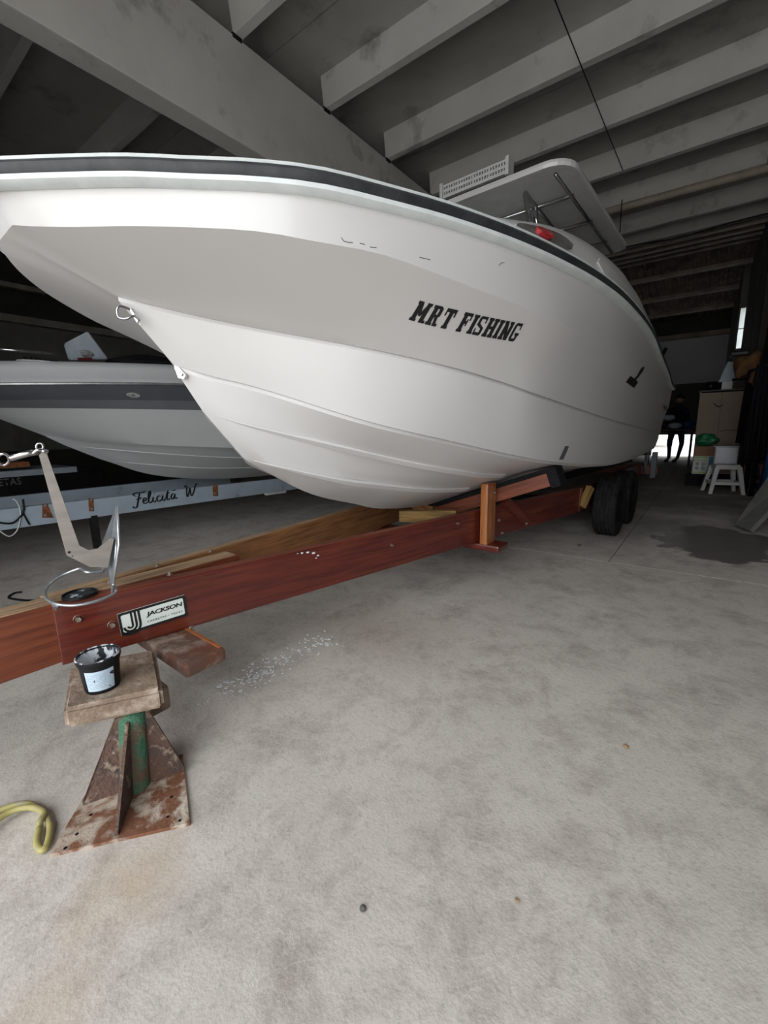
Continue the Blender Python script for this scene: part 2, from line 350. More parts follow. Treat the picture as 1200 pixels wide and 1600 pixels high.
# double-tee roof units resting on the girder
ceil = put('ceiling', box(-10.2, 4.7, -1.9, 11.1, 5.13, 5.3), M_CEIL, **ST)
def rib_bm(y, x0, x1, zt=5.0, zb=4.7, wt=.16, wb=.085):
    b = bmesh.new(); A = []
    for x in (x0, x1): A.append([b.verts.new(V((x, y+dy, z))) for dy, z in ((-wt/2, zt+.02), (-wb/2, zb), (wb/2, zb), (wt/2, zt+.02))])
    for i in range(4): b.faces.new((A[0][i], A[0][(i+1) % 4], A[1][(i+1) % 4], A[1][i]))
    b.faces.new(A[0][::-1]); b.faces.new(A[1]); bmesh.ops.recalc_face_normals(b, faces=b.faces); return b
for k in range(-2, 3):
    yc = 4.88+k*2.4
    for x0, x1 in ((-10, -4.3), (-3.93, 4.6)):
        sa_, sb_ = (x0, -4.46) if x0 < -5 else (-4.45, x1)
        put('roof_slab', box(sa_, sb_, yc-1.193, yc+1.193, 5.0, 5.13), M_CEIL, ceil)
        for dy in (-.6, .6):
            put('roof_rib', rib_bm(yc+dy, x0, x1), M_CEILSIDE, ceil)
            if x0 > -5: put('bearing_pad', box(-3.96, -3.90, yc+dy-.07, yc+dy+.03, 4.66, 4.70), M_BLACK, ceil)
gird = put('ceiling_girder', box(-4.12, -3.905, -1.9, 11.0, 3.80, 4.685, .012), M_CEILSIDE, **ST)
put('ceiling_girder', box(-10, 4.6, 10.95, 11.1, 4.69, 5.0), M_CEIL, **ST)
# walls
def wall(name, *a, m=M_WALL): return put(name, box(*a), m, **ST)
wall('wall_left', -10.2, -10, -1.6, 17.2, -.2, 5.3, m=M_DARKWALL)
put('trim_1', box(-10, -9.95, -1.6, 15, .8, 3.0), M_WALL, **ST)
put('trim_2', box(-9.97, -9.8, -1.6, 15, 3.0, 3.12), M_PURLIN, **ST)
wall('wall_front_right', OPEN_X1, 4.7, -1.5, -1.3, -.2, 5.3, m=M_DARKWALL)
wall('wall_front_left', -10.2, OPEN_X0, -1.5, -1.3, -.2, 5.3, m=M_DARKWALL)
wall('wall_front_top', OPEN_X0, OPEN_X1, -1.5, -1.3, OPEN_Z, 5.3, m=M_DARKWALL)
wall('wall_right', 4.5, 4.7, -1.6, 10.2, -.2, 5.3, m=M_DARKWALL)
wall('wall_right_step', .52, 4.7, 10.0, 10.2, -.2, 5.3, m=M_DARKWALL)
# far right wall of the store, slightly skewed, with its window
def xw(y): return (.2 if y >= 14 else .33)+(17-y)*.03
def skew(y0, y1, z0, z1, th=.2, off=0):
    b = bmesh.new(); vs_ = []
    for y, ref in ((y0, y0+1e-4), (y1, y1-1e-4)):
        for dx in (off, off+th):
            for z in (z0, z1): vs_.append(b.verts.new(V((xw(ref)+dx, y, z))))
    f = lambda *i: b.faces.new([vs_[k] for k in i])
    f(0, 1, 3, 2); f(4, 6, 7, 5); f(0, 4, 5, 1); f(2, 3, 7, 6); f(1, 5, 7, 3); f(0, 2, 6, 4); bmesh.ops.recalc_face_normals(b, faces=b.faces); return b
put('wall_store_right', skew(10.2, 14.0, -.2, 5.6), M_WALL, **ST)
put('wall_store_right', skew(14.0, 17.2, -.2, 5.6, .02), M_WALL, **ST)
WX0, WX1 = xw(14.01)+.02, xw(13.99)+.02; WZ0, WZ1 = 2.80, 3.72
put('wall_store_step', box(WX0, WX1, 13.96, 14.0, -.2, WZ0), M_WALL, **ST); put('wall_store_step', box(WX0, WX1, 13.96, 14.0, WZ1, 5.6), M_WALL, **ST)
win = put('window_1', box(WX0, WX0+.012, 13.94, 14.0, WZ0, WZ1), M_PURLIN, **ST)
put('window_pane', box(WX0+.012, WX1, 13.97, 13.975, WZ0, 3.24), M_GLASSLIT, win)
put('window_pane', box(WX0+.012, WX1, 13.97, 13.975, 3.26, WZ1), M_GLASSLIT, win)
put('window_bar', box(WX0+.012, WX1, 13.95, 13.98, 3.24, 3.26), M_PURLIN, win)
# far wall with the doorway
DX0, DX1, DZ = -1.5, -.30, .68
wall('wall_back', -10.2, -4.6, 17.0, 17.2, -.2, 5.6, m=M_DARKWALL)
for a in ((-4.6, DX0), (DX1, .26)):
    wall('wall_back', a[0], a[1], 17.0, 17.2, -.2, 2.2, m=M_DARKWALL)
added_shut = put('added_shutter_1', box(DX0, DX1, 17.08, 17.12, DZ, 2.2), M_DARKWALL, **ST)  # half-down dark shutter, added to dim the doorway and the rear of the shed
for k in range(15): put('added_shutter_slat', box(DX0, DX1, 17.05, 17.08, DZ+.1*k+.004, DZ+.1*k+.096, .004), M_DARKWALL, added_shut)
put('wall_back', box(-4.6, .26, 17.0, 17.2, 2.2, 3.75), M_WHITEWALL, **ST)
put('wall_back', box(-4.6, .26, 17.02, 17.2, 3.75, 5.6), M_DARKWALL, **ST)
put('trim_3', box(-4.6, .25, 16.9, 17.0, 2.12, 2.26), M_DARKWALL, **ST)
# corrugated roof behind the concrete bay
rz = lambda y: 4.98-(y-11.1)*.125
roof = put('ceiling_store', box(-10.2, 1.2, 11.0, 11.08, 5.1, 5.3), M_DARKWALL, **ST)
def corr(x0, x1, y0, y1, dz):
    b = bmesh.new(); n = int((x1-x0)/.022); rows = []
    for y in (y0, y1):
        rows.append([[b.verts.new(V((x0+(x1-x0)*i/n, y, rz(y)+dz+t+.028*math.sin((x0+(x1-x0)*i/n)*2*PI/.177)))) for i in range(n+1)] for t in (0, .008)])
    for i in range(n):
        b.faces.new((rows[0][0][i], rows[1][0][i], rows[1][0][i+1], rows[0][0][i+1]))
        b.faces.new((rows[0][1][i], rows[0][1][i+1], rows[1][1][i+1], rows[1][1][i]))
        b.faces.new((rows[1][0][i], rows[1][1][i], rows[1][1][i+1], rows[1][0][i+1]))
        b.faces.new((rows[0][0][i], rows[0][0][i+1], rows[0][1][i+1], rows[0][1][i]))
    return b
for j, (ya, yb) in enumerate(((10.95, 13.4), (13.2, 15.2), (15.0, 17.2))):
    for i in range(11):
        put('roof_sheet', corr(-9.9+i*1.0, -8.86+i*1.0, ya, yb, .06-.01*(i % 2)-.012*j), M_FIBRE, roof)
for y, z, hh in ((11.25, 4.64, .035), (11.55, 4.63, .03), (11.9, 4.65, .05), (12.3, 4.68, .03), (13.35, 4.53, .05), (14.7, 4.33, .045), (16.0, 4.17, .045)):
    pr_ = put('purlin', box(-8, xw(y)-.02, y-.03, y+.03, z, z+hh), M_PURLIN, roof)
    put('purlin', box(-8, xw(y)-.02, y+.03, y+.04, z, z+.13), M_FIBRE, roof)
put('trim_4', box(-4.6, .22, 16.8, 17.0, 3.62, 3.75), M_FIBRE, **ST)

# ------------------------------------------------------------ hull lofting
def resample(kn, n, p):
    c = spline([V(k) for k in kn], 10); L_ = [0]
    for a, b_ in zip(c, c[1:]): L_.append(L_[-1]+(b_-a).length)
    out = []; j = 0
    for i in range(n+1):
        t = (i/n)**p*L_[-1]
        while j < len(L_)-2 and L_[j+1] < t: j += 1
        k = (t-L_[j])/max(1e-9, L_[j+1]-L_[j]); out.append(c[j].lerp(c[j+1], min(1, max(0, k))))
    return out
NS = 70
def loft(curves, rows, bulge=None, p=1.5):
    """curves top to keel in (s,w,z); returns (grid of rows, index of first row of each curve)"""
    C_ = [resample(c, NS, p) for c in curves]; grid = []; first = []
    for j in range(len(C_)-1):
        first.append(len(grid)); r_ = rows[j]
        for k in range(r_):
            t = k/r_; bu = (bulge[j] if bulge else 0)*4*t*(1-t)
            grid.append([a.lerp(b_, t)+V((0, bu, -bu*.3))*min(1, i/12) for i, (a, b_) in enumerate(zip(C_[j], C_[j+1]))])
    first.append(len(grid)); grid.append(C_[-1]); return grid, first, C_
def hull_bm(grid, first, panelmat=None, O2=0, thick=0):
    b = bmesh.new(); sides = []
    for sgn in (1, -1):
        sides.append([[b.verts.new(B(q.x, q.y*sgn+O2, q.z)) for q in row] for row in grid])
    for si, g in enumerate(sides):
        for j in range(len(grid)-1):
            pan = max(i for i, f in enumerate(first) if f <= j)
            for i in range(len(grid[0])-1):
                q = [g[j][i], g[j+1][i], g[j+1][i+1], g[j][i+1]]
                if si: q.reverse()
                f = b.faces.new(q); f.smooth = True
                if panelmat: f.material_index = panelmat[min(pan, len(panelmat)-1)]
    # transom
    for j in range(len(grid)-1):
        b.faces.new((sides[0][j][-1], sides[0][j+1][-1], sides[1][j+1][-1], sides[1][j][-1]))
    bmesh.ops.remove_doubles(b, verts=b.verts, dist=.0008)
    bmesh.ops.recalc_face_normals(b, faces=b.faces)
    for e in b.edges:
        if len(e.link_faces) == 2 and e.calc_face_angle(0) > math.radians(28): e.smooth = False
    return b
SHEER = [(-.085, 0, 1.72), (-.084, .07, 1.72), (-.082, .14, 1.715), (-.065, .175, 1.71), (.02, .30, 1.705), (.13, .45, 1.70), (.24, .56, 1.70), (.35, .67, 1.70), (.48, .77, 1.70), (.66, .855, 1.70), (.87, .94, 1.70), (1.14, 1.03, 1.695), (1.45, 1.095, 1.695), (1.85, 1.15, 1.695), (2.35, 1.185, 1.685), (3.2, 1.18, 1.67), (4.1, 1.145, 1.61), (5.0, 1.11, 1.55), (5.5, 1.09, 1.49), (6.0, 1.08, 1.47)]
CREASE = [(-.046, 0, 1.632), (-.046, .06, 1.632), (-.045, .10, 1.629), (-.03, .13, 1.622), (.04, .26, 1.605), (.155, .43, 1.596), (.34, .64, 1.585), (.48, .75, 1.57), (.66, .85, 1.56), (.90, .94, 1.53), (1.2, 1.03, 1.50), (1.55, 1.10, 1.475), (2.15, 1.13, 1.46), (3.0, 1.135, 1.41), (4.2, 1.11, 1.34), (6.0, 1.06, 1.25)]
KNUCK = [(.24, 0, 1.52), (.40, .14, 1.475), (.60, .31, 1.427), (.885, .60, 1.354), (1.15, .775, 1.300), (1.45, .875, 1.252), (1.85, .955, 1.192), (3.1, 1.02, 1.083), (4.6, 1.03, 1.0), (6.0, 1.0, .93)]
CHINE = [(.41, 0, 1.312), (.50, .10, 1.27), (.64, .24, 1.218), (.93, .53, 1.085), (1.30, .70, .994), (2.0, .86, .865), (2.85, .92, .775), (3.7, .94, .72), (4.9, .95, .71), (6.0, .95, .74)]
STA = [(.51, 0, 1.138), (.66, .14, 1.068), (1.12, .39, .93), (1.55, .56, .828), (2.2, .60, .746), (4, .62, .66), (6, .62, .66)]
STB = [(.68, 0, .938), (.82, .12, .88), (1.25, .27, .765), (2.1, .38, .652), (4, .38, .57), (6, .38, .57)]
KEEL = [(.70, 0, .922), (1.05, 0, .73), (1.40, 0, .62), (1.69, 0, .545), (2.3, 0, .49), (4, 0, .46), (6, 0, .46)]
sh = lambda c, dw, dz, ds=0: [(s+ds, max(0, w_-dw) if w_ > 0 else 0, z+dz) for s, w_, z in c]
curves = [SHEER, CREASE, KNUCK, sh(KNUCK, .020, .003), sh(KNUCK, .012, -.012), CHINE, sh(CHINE, .026, .003), sh(CHINE, .020, -.014), STA, STB, KEEL]
grid, first, CV = loft(curves, [4, 8, 1, 1, 6, 1, 1, 3, 2, 3], [0, -.012, 0, 0, .008, 0, 0, 0, 0, 0])
boat = thing('fishing_boat', 'large white fishing boat with MRT FISHING lettering on the red wooden trailer', 'boat', B(3, 0, .46))
hull = put('hull', hull_bm(grid, first), M_GEL, boat)
# deck inside the sheer
b = bmesh.new(); S_ = CV[0]; L1 = [b.verts.new(B(q.x, q.y, q.z-.01)) for q in S_]; L2 = [b.verts.new(B(q.x, -q.y, q.z-.01)) for q in S_]
for i in range(NS):
    q = (L1[i], L1[i+1], L2[i+1], L2[i])
    if S_[i].y > 1e-4: b.faces.new(q)
    else: b.faces.new((L1[i], L1[i+1], L2[i+1]))
put('deck', b, M_GEL, boat)
def sweep(path, prof, sgn=1, O2=0, taper=0):
    """prof = (out, up) offsets around each path point, path in (s,w,z) port side"""
    b = bmesh.new(); rings = []
    for i, q in enumerate(path):
        t = path[min(i+1, len(path)-1)]-path[max(i-1, 0)]; t.z = 0; t.normalize(); n = V((-t.y, t.x, 0))
        tp = min(1, .05+i/taper) if taper else 1; rings.append([b.verts.new(B(q.x+n.x*o*tp, (q.y+n.y*o*tp)*sgn+O2, q.z+u*tp)) for o, u in prof])
    k = len(prof)
    for A, C_ in zip(rings, rings[1:]):
        for i in range(k): b.faces.new((A[i], A[(i+1) % k], C_[(i+1) % k], C_[i]))
    b.faces.new(rings[0]); b.faces.new(rings[-1]); bmesh.ops.recalc_face_normals(b, faces=b.faces)
    for f in b.faces: f.smooth = True
    for e in b.edges:
        if len(e.link_faces) == 2 and e.calc_face_angle(0) > math.radians(35): e.smooth = False
    return b
for sg in (1, -1):
    put('rub_rail', sweep(S_, [(-.005, -.008), (.026, -.006), (.034, .006), (.034, .018), (.026, .028), (-.005, .030)], sg), M_RUB, boat)
    put('rub_rail_lip', sweep(S_, [(-.005, -.026), (.016, -.026), (.030, -.018), (.030, -.006), (-.005, -.006)], sg), M_RUBW, boat)
    put('rub_rail_lip', sweep(S_, [(-.02, .030), (.022, .030), (.026, .036), (.010, .044), (-.02, .044)], sg), M_RUBW, boat)
    put('strake', sweep([q for q in resample(STA, NS, 1.5) if q.x < 2.22 and q.y > .03], [(-.03, .0), (.016, .018), (.022, .004), (-.004, -.016)], sg, 0, 14), M_GEL, boat)
    put('strake', sweep([q for q in resample(STB, NS, 1.5) if q.x < 2.12 and q.y > .03], [(-.03, .0), (.016, .018), (.022, .004), (-.004, -.016)], sg, 0, 14), M_GEL, boat)
    # raised coaming above the rail
    cr = [(.75, .86, .0), (1.1, .97, .06), (1.38, 1.00, .125), (1.6, 1.04, .165), (1.9, 1.07, .205), (2.25, 1.09, .24), (2.75, 1.09, .285), (3.3, 1.07, .32), (3.9, 1.06, .32), (4.5, 1.04, .28), (5.0, 1.03, .18), (5.35, 1.03, .03)]
    cc = spline([V(q) for q in cr], 6); shc = {}
    def sheer_at(s):
        for a, b2 in zip(S_, S_[1:]):
            if a.x <= s <= b2.x: k = (s-a.x)/(b2.x-a.x+1e-9); return a.lerp(b2, k)
        return S_[-1]
    b = bmesh.new(); rings = []
    for q in cc:
        e = sheer_at(q.x); h = max(q.z, .005); zt = e.z+.03+h
        pts = [(e.y-.015, e.z+.03), (e.y-.02-.2*(e.y-q.y), e.z+.03+h*.45), (q.y+.005, zt-h*.2), (q.y-.03, zt), (q.y-.14, zt), (q.y-.18, zt-h*.3), (q.y-.18, e.z-.02)]
        rings.append([b.verts.new(B(q.x, y*sg, z)) for y, z in pts])
    for A, C_ in zip(rings, rings[1:]):
        for i in range(6): f = b.faces.new((A[i], A[i+1], C_[i+1], C_[i])); f.smooth = True
    bmesh.ops.recalc_face_normals(b, faces=b.faces)
    put('coaming', b, M_GEL, boat)
# moulded panel on the near coaming, navigation light, transom bits
def coam(s, t, off):
    cq = min(cc, key=lambda q: abs(q.x-s)); e = sheer_at(s); h = max(cq.z, .01)
    # interpolate between sample points
    for a, b2 in zip(cc, cc[1:]):
        if a.x <= s <= b2.x: cq = a.lerp(b2, (s-a.x)/(b2.x-a.x)); h = max(cq.z, .01)
    p0 = V((e.y-.015, e.z+.03)); p1 = V((e.y-.02-.2*(e.y-cq.y), e.z+.03+h*.45)); p2 = V((cq.y+.005, e.z+.03+h*.8))
    q = p0.lerp(p1, t/.5) if t < .5 else p1.lerp(p2, (t-.5)/.5)
    n = V((p2.y-p0.y, p0.x-p2.x)).normalized()
    return B(s, q.x+n.x*off, q.y+n.y*off)
def coam_patch(s0, s1, t0, t1, off, th, r_=.0, n=14):
    b = bmesh.new(); g = []
    for k, o in ((0, off), (1, off-th)):
        rows = []
        for i in range(n+1):
            u = i/n; e = math.sqrt(max(0, 1-(abs(2*u-1))**(6 if r_ else 2)))
            mid = (t0+t1)/2; hh = (t1-t0)/2*max(.02, e)
            rows.append([b.verts.new(coam(s0+(s1-s0)*u, mid-hh+2*hh*j/4, o)) for j in range(5)])
        g.append(rows)
    for i in range(n):
        for j in range(4):
            b.faces.new((g[0][i][j], g[0][i+1][j], g[0][i+1][j+1], g[0][i][j+1]))
        for j in (0, 4): b.faces.new((g[0][i][j], g[0][i+1][j], g[1][i+1][j], g[1][i][j]))
    for i in (0, n):
        for j in range(4): b.faces.new((g[0][i][j], g[0][i][j+1], g[1][i][j+1], g[1][i][j]))
    bmesh.ops.recalc_face_normals(b, faces=b.faces); return b
put('coaming_panel', coam_patch(1.95, 3.1, .12, .78, .007, .02, 1), M_GEL, boat)
nl = put('navigation_light', coam_patch(1.22, 1.66, .2, .9, .010, .02), M_CHROME, boat, label='oval chrome navigation light with red lens')
put('lens', coam_patch(1.36, 1.47, .32, .78, .018, .02), M_REDLENS, nl)
# bow eye and lower towing eye
def ring_eye(name, p, r_, rr, mm, tilt, parent=boat, ang=(25, 335)):
    pts = [p+tilt @ V((r_*math.cos(math.radians(a)), r_*.85*math.sin(math.radians(a)), 0)) for a in range(ang[0], ang[1]+1, 15)]
    return tube(name, pts, rr, mm, parent)
q = onw(197, 491, .03); d = ray(197, 491).normalized()
fr = Matrix((CX, CX, CX))
camR = V((CX.x, CY.x, CZ.x)); camD = V((CX.y, CY.y, CZ.y)); camF = V((CX.z, CY.z, CZ.z))
Rv = Matrix((camR, -camD, camF)).transposed()
eye = tube('bow_eye', [q+Rv @ V(v) for v in spline([(.004, .026, .02), (-.016, .024, -.01), (-.024, .004, -.012), (-.018, -.016, -.01), (.006, -.02, -.01), (.026, -.006, .0), (.030, -.006, .03)], 6)], .0045, M_CHROME, boat)
put('eye_plate', slab3([q+Rv @ V(v) for v in ((-.002, .032, .018), (.006, .03, .018), (.040, -.028, .022), (.028, -.024, .022))], .006), M_CHROME, eye)
q = onw(281, 583, .012)
b = slab3([q+Rv @ V(v) for v in ((-.018, .026, .0), (.002, .022, -.004), (.028, -.010, -.004), (.022, -.024, -.004), (-.002, -.020, 0))], .014)
te = put('towing_plate', b, M_CHROME, boat)
put('bolt', lathe_bm([(0, .006), (.006, .005), (.007, 0)], 10, Matrix.Translation(q+Rv @ V((.012, -.008, -.012))) @ Rv.to_4x4() @ Matrix.Rotation(PI, 4, 'X')), M_CHROME, te)
put('bow_cleat_plate', slab3([B(-.02, -.62, 1.78), B(.04, -.02, 1.775), B(.26, -.05, 1.83), B(.22, -.62, 1.95)], .03), M_GEL, boat)
for k in range(3):
    c = B(.03+.02*k, -.08-.16*k, 1.80+.018*k); tube('lashing_loop', [c+V((0, .03*math.cos(a), .03*math.sin(a))) for a in [PI*2*i/12 for i in range(12)]], .004, M_CHROME, boat, 6, closed=True)

# lettering on the hull flare: built in hull coordinates so it follows the skin
def slab_letters(word, gap=.14):
    T_ = .30; S2 = .15; e = .07
    def L_(ch):
        q = []
        R_ = lambda x0, y0, x1, y1: q.append([(x0, y0), (x1, y0), (x1, y1), (x0, y1)])
        serif = lambda x, y: R_(x-e, y, x+T_+e, y+S2)
        if ch == 'M':
            R_(.07, 0, .07+T_, 1); R_(.83-T_+.13, 0, .96, 1); q.append([(.07, 1), (.07+T_, 1), (.60, .30), (.43, .30)]); q.append([(.73, 1), (.96, 1), (.60, .30), (.43, .30)])
            serif(.07, 0); serif(.73, 0); R_(0, .85, .2, 1); R_(.83, .85, 1.03, 1); wd = 1.03
        elif ch == 'R':
            R_(.07, 0, .07+T_, 1); serif(.07, 0); R_(0, .85, .58, 1); R_(.2, .42, .58, .57); q.append([(.5, .42), (.58, .42), (.74, .52), (.74, .9), (.58, 1), (.5, 1), (.5, .85), (.5, .57)]); q.append([(.40, .5), (.62, .5), (.72, .14), (.50, .14)]); R_(.5, 0, .85, S2); wd = .85
        elif ch == 'T':
            R_(.3, 0, .3+T_, 1); serif(.3, 0); R_(0, .82, .83, 1); R_(0, .62, .12, 1); R_(.71, .62, .83, 1); wd = .83
        elif ch == 'F':
            R_(.07, 0, .07+T_, 1); serif(.07, 0); R_(0, .84, .76, 1); R_(.64, .64, .76, 1); R_(.2, .44, .55, .60); R_(.47, .34, .58, .70); wd = .76
        elif ch == 'I':
            R_(.07, 0, .07+T_, 1); serif(.07, 0); serif(.07, 1-S2); wd = .37
        elif ch == 'H':
            for x in (.07, .57): R_(x, 0, x+T_, 1); serif(x, 0); serif(x, 1-S2)
            R_(.2, .42, .65, .58); wd = .87
        elif ch == 'N':
            R_(.07, 0, .07+T_, 1); R_(.60, 0, .60+T_-.03, 1); q.append([(.07, 1), (.32, 1), (.80, 0), (.55, 0)]); serif(.07, 0); R_(.5, .85, .88, 1); R_(0, .85, .2, 1); wd = .88
        elif ch == 'S':
            q.append([(.12, .85), (.22, 1), (.55, 1), (.62, .92), (.62, .85)]); R_(.02, .55, .24, .87); q.append([(.02, .9), (.12, 1), (.24, 1), (.24, .85), (.02, .85)])
            q.append([(.02, .60), (.24, .62), (.68, .42), (.68, .36), (.46, .36), (.02, .52)]); R_(.46, .12, .68, .44); q.append([(.1, 0), (.58, 0), (.68, .1), (.68, .16), (.1, .16)]); R_(.0, 0, .12, .34); R_(.58, .66, .70, 1); wd = .70
        elif ch == 'G':
            R_(.02, .12, .25, .88); q.append([(.02, .86), (.14, 1), (.6, 1), (.66, .92), (.66, .85), (.02, .85)]); q.append([(.02, .14), (.14, 0), (.6, 0), (.72, .1), (.72, .16), (.02, .16)]); R_(.50, .1, .72, .46); R_(.40, .34, .80, .48); R_(.60, .66, .72, 1); wd = .80
        return q, wd
    out = []; x = 0
    for ch in word:
        if ch == ' ': x += .45; continue
        q, wd = L_(ch); out.append([[(px+x, py) for px, py in poly] for poly in q]); x += wd+gap
    return out, x-gap
# find the hull surface point along a view ray (the loft, port side) so flat decals lie on the skin
from mathutils.bvhtree import BVHTree
hb = bmesh.new(); hb.from_mesh(hull.data); hb.transform(WM[hull.name]); BV = BVHTree.FromBMesh(hb)
def skin(px, py, off=.0015):
    d = ray(px, py).normalized(); h, n, i, t = BV.ray_cast(EYE, d)
    if h is None: return None
    if n.dot(d) > 0: n = -n
    return h, n
def decal_map(c00, c10, c11, c01):
    """plane-quad in hull (s,w,z) via four skin points; returns f(u,v)->skin point lifted 1.5 mm"""
    Q = [skin(*c)[0] for c in (c00, c10, c11, c01)]; nn = skin(*[sum(c[i] for c in (c00, c10, c11, c01))/4 for i in (0, 1)])[1]
    def f(u, v, off=.0015):
        p = Q[0].lerp(Q[1], u).lerp(Q[3].lerp(Q[2], u), v)
        h, n, i, t = BV.find_nearest(p)
        if n.dot(nn) < 0: n = -n
        return h+n*off
    return f
LT, WD = slab_letters('MRT FISHING')
fm = decal_map((638, 499), (804, 534), (819, 506), (656, 469))
for k, ch in enumerate(LT):
    b = bmesh.new()
    for poly in ch:
        # subdivide each polygon edge-wise then fill
        vs_ = [b.verts.new(fm(x/WD, y)) for x, y in poly]; b.faces.new(vs_)
    put('letter', b, M_INK, hull)
fm = decal_map((980, 602), (994, 607), (1007, 573), (993, 569))
b = bmesh.new()
for poly in ([(-.25, .12), (.75, -.02), (.85, .30), (-.12, .46)], [(.25, .3), (.5, .3), (.62, .5), (.95, .8), (1.0, .98), (.82, 1.0), (.55, .8), (.42, .55)]):
    b.faces.new([b.verts.new(fm(*p_)) for p_ in poly])
put('bird_decal', b, M_INK, hull)
fm = decal_map((873, 718), (880, 718), (889, 697), (883, 697)); b = bmesh.new(); b.faces.new([b.verts.new(fm(*p_)) for p_ in ((0, 0), (1, 0), (1, 1), (0, 1))]); put('draught_mark', b, M_BAND, hull)
fm = decal_map((1036, 640), (1041, 641), (1042, 634), (1037, 633)); b = bmesh.new(); b.faces.new([b.verts.new(fm(*p_)) for p_ in ((0, 0), (1, 0), (1, 1), (0, 1))]); put('small_decal', b, M_BAND, hull)
# scuffs on the side band
b = bmesh.new()
for pts in (((533, 371), (537, 377), (546, 379), (551, 379)), ((562, 380), (570, 382)), ((578, 386), (588, 387)), ((655, 402), (672, 406)), ((779, 415), (783, 411), (788, 410))):
    w3 = [skin(*p_) for p_ in pts]
    if any(x is None for x in w3): continue
    tube_bm([h+n*.0005 for h, n in w3], .0011, 5, b)
put('scuff_marks', b, M_BAND, hull, kind='stuff')

# T-top
ZT = 2.76
ht = put('hardtop', None or prism_bm([(s, w_) for s, w_ in
    [(2.80+.16*(1-math.cos(a)), -(.70-.16)-.16*math.sin(a)) for a in [PI/2*i/6 for i in range(6, -1, -1)]][::-1][::-1] +
    [(2.80+.16*(1-math.cos(a)), (.70-.16)+.16*math.sin(a)) for a in [PI/2*i/6 for i in range(7)]] +
    [(4.62+.08*math.sin(a), (.70-.08)+.08*math.cos(a)) for a in [PI/2*i/4 for i in range(5)]] +
    [(4.62+.08*math.cos(a), -(.70-.08)-.08*math.sin(a)) for a in [PI/2*i/4 for i in range(5)]]], .035, MB @ Matrix.Translation((0, 0, ZT))), mat('white_laminate', (.62, .62, .61), rough=.4), boat)  # plain off-white laminate, close to the gelcoat tone
edge = [(2.80+.16*(1-math.cos(a)), (.70-.16)+.16*math.sin(a)) for a in [PI/2*i/6 for i in range(7)]]
loop = edge+[(4.7-.08*(1-math.sin(a)), (.70-.08)+.08*math.cos(a)) for a in [PI/2*i/4 for i in range(5)]]
loop = loop+[(s, -w_) for s, w_ in loop[::-1]]
b = bmesh.new(); n = len(loop); rings = []
for i, (s, w_) in enumerate(loop):
    t = V((loop[(i+1) % n][0]-loop[i-1][0], loop[(i+1) % n][1]-loop[i-1][1])).normalized(); nr = V((-t.y, t.x))
    c0 = V((3.7, 0)); sg = 1 if nr.dot(V((s, w_))-c0) > 0 else -1; nr *= sg
    rings.append([b.verts.new(B(s+nr.x*o, w_+nr.y*o, ZT+z)) for o, z in ((-.02, -.02), (.014, -.02), (.020, 0), (.014, .020), (-.02, .022))])
for i in range(n):
    for k in range(5): b.faces.new((rings[i][k], rings[i][(k+1) % 5], rings[(i+1) % n][(k+1) % 5], rings[(i+1) % n][k]))
bmesh.ops.recalc_face_normals(b, faces=b.faces)
put('hardtop_rim', b, M_GEL, ht)
zf = ZT-.045
for pts in ([(2.86, .60, zf), (4.6, .60, zf)], [(2.86, -.60, zf), (4.6, -.60, zf)], [(2.95, .36, zf), (4.45, .30, zf)], [(2.95, -.36, zf), (4.45, -.30, zf)], [(3.22, -.62, zf), (3.22, .62, zf)], [(3.75, -.62, zf), (3.75, .62, zf)], [(4.3, -.62, zf), (4.3, .62, zf)]):
    tube('hardtop_tube', [B(*p_) for p_ in pts], .013, M_CHROME, ht)
for sg in (1, -1):
    tube('support_post', [B(*p_) for p_ in ((2.95, .36*sg, zf), (3.22, .36*sg, 2.3), (3.3, .36*sg, 1.7))], .02, M_CHROME, boat)
    tube('support_post', [B(*p_) for p_ in ((3.2, .34*sg, zf), (3.3, .36*sg, 2.3), (3.38, .36*sg, 1.7))], .02, M_CHROME, boat)
    tube('support_post', [B(*p_) for p_ in ((3.75, .34*sg, zf), (3.72, .36*sg, 2.3), (3.7, .36*sg, 1.7))], .02, M_CHROME, boat)
    tube('support_post', [B(*p_) for p_ in ((4.3, .34*sg, zf), (4.1, .36*sg, 2.2), (3.9, .36*sg, 1.7))], .018, M_CHROME, boat)
    tube('grab_rail', spline([B(*p_) for p_ in ((3.0, .40*sg, 2.62), (2.97, .44*sg, 2.52), (3.06, .44*sg, 2.36), (3.18, .38*sg, 2.24))], 6), .012, M_CHROME, boat)
# console under the hardtop
b = prism_bm([(3.25, 1.7), (3.42, 2.42), (3.55, 2.52), (3.85, 2.50), (3.98, 2.1), (4.0, 1.7)], .60, MB @ Matrix(((1, 0, 0, 0), (0, 0, 1, 0), (0, 1, 0, 0), (0, 0, 0, 1))), bev=.03)
put('console', b, M_GEL, boat)
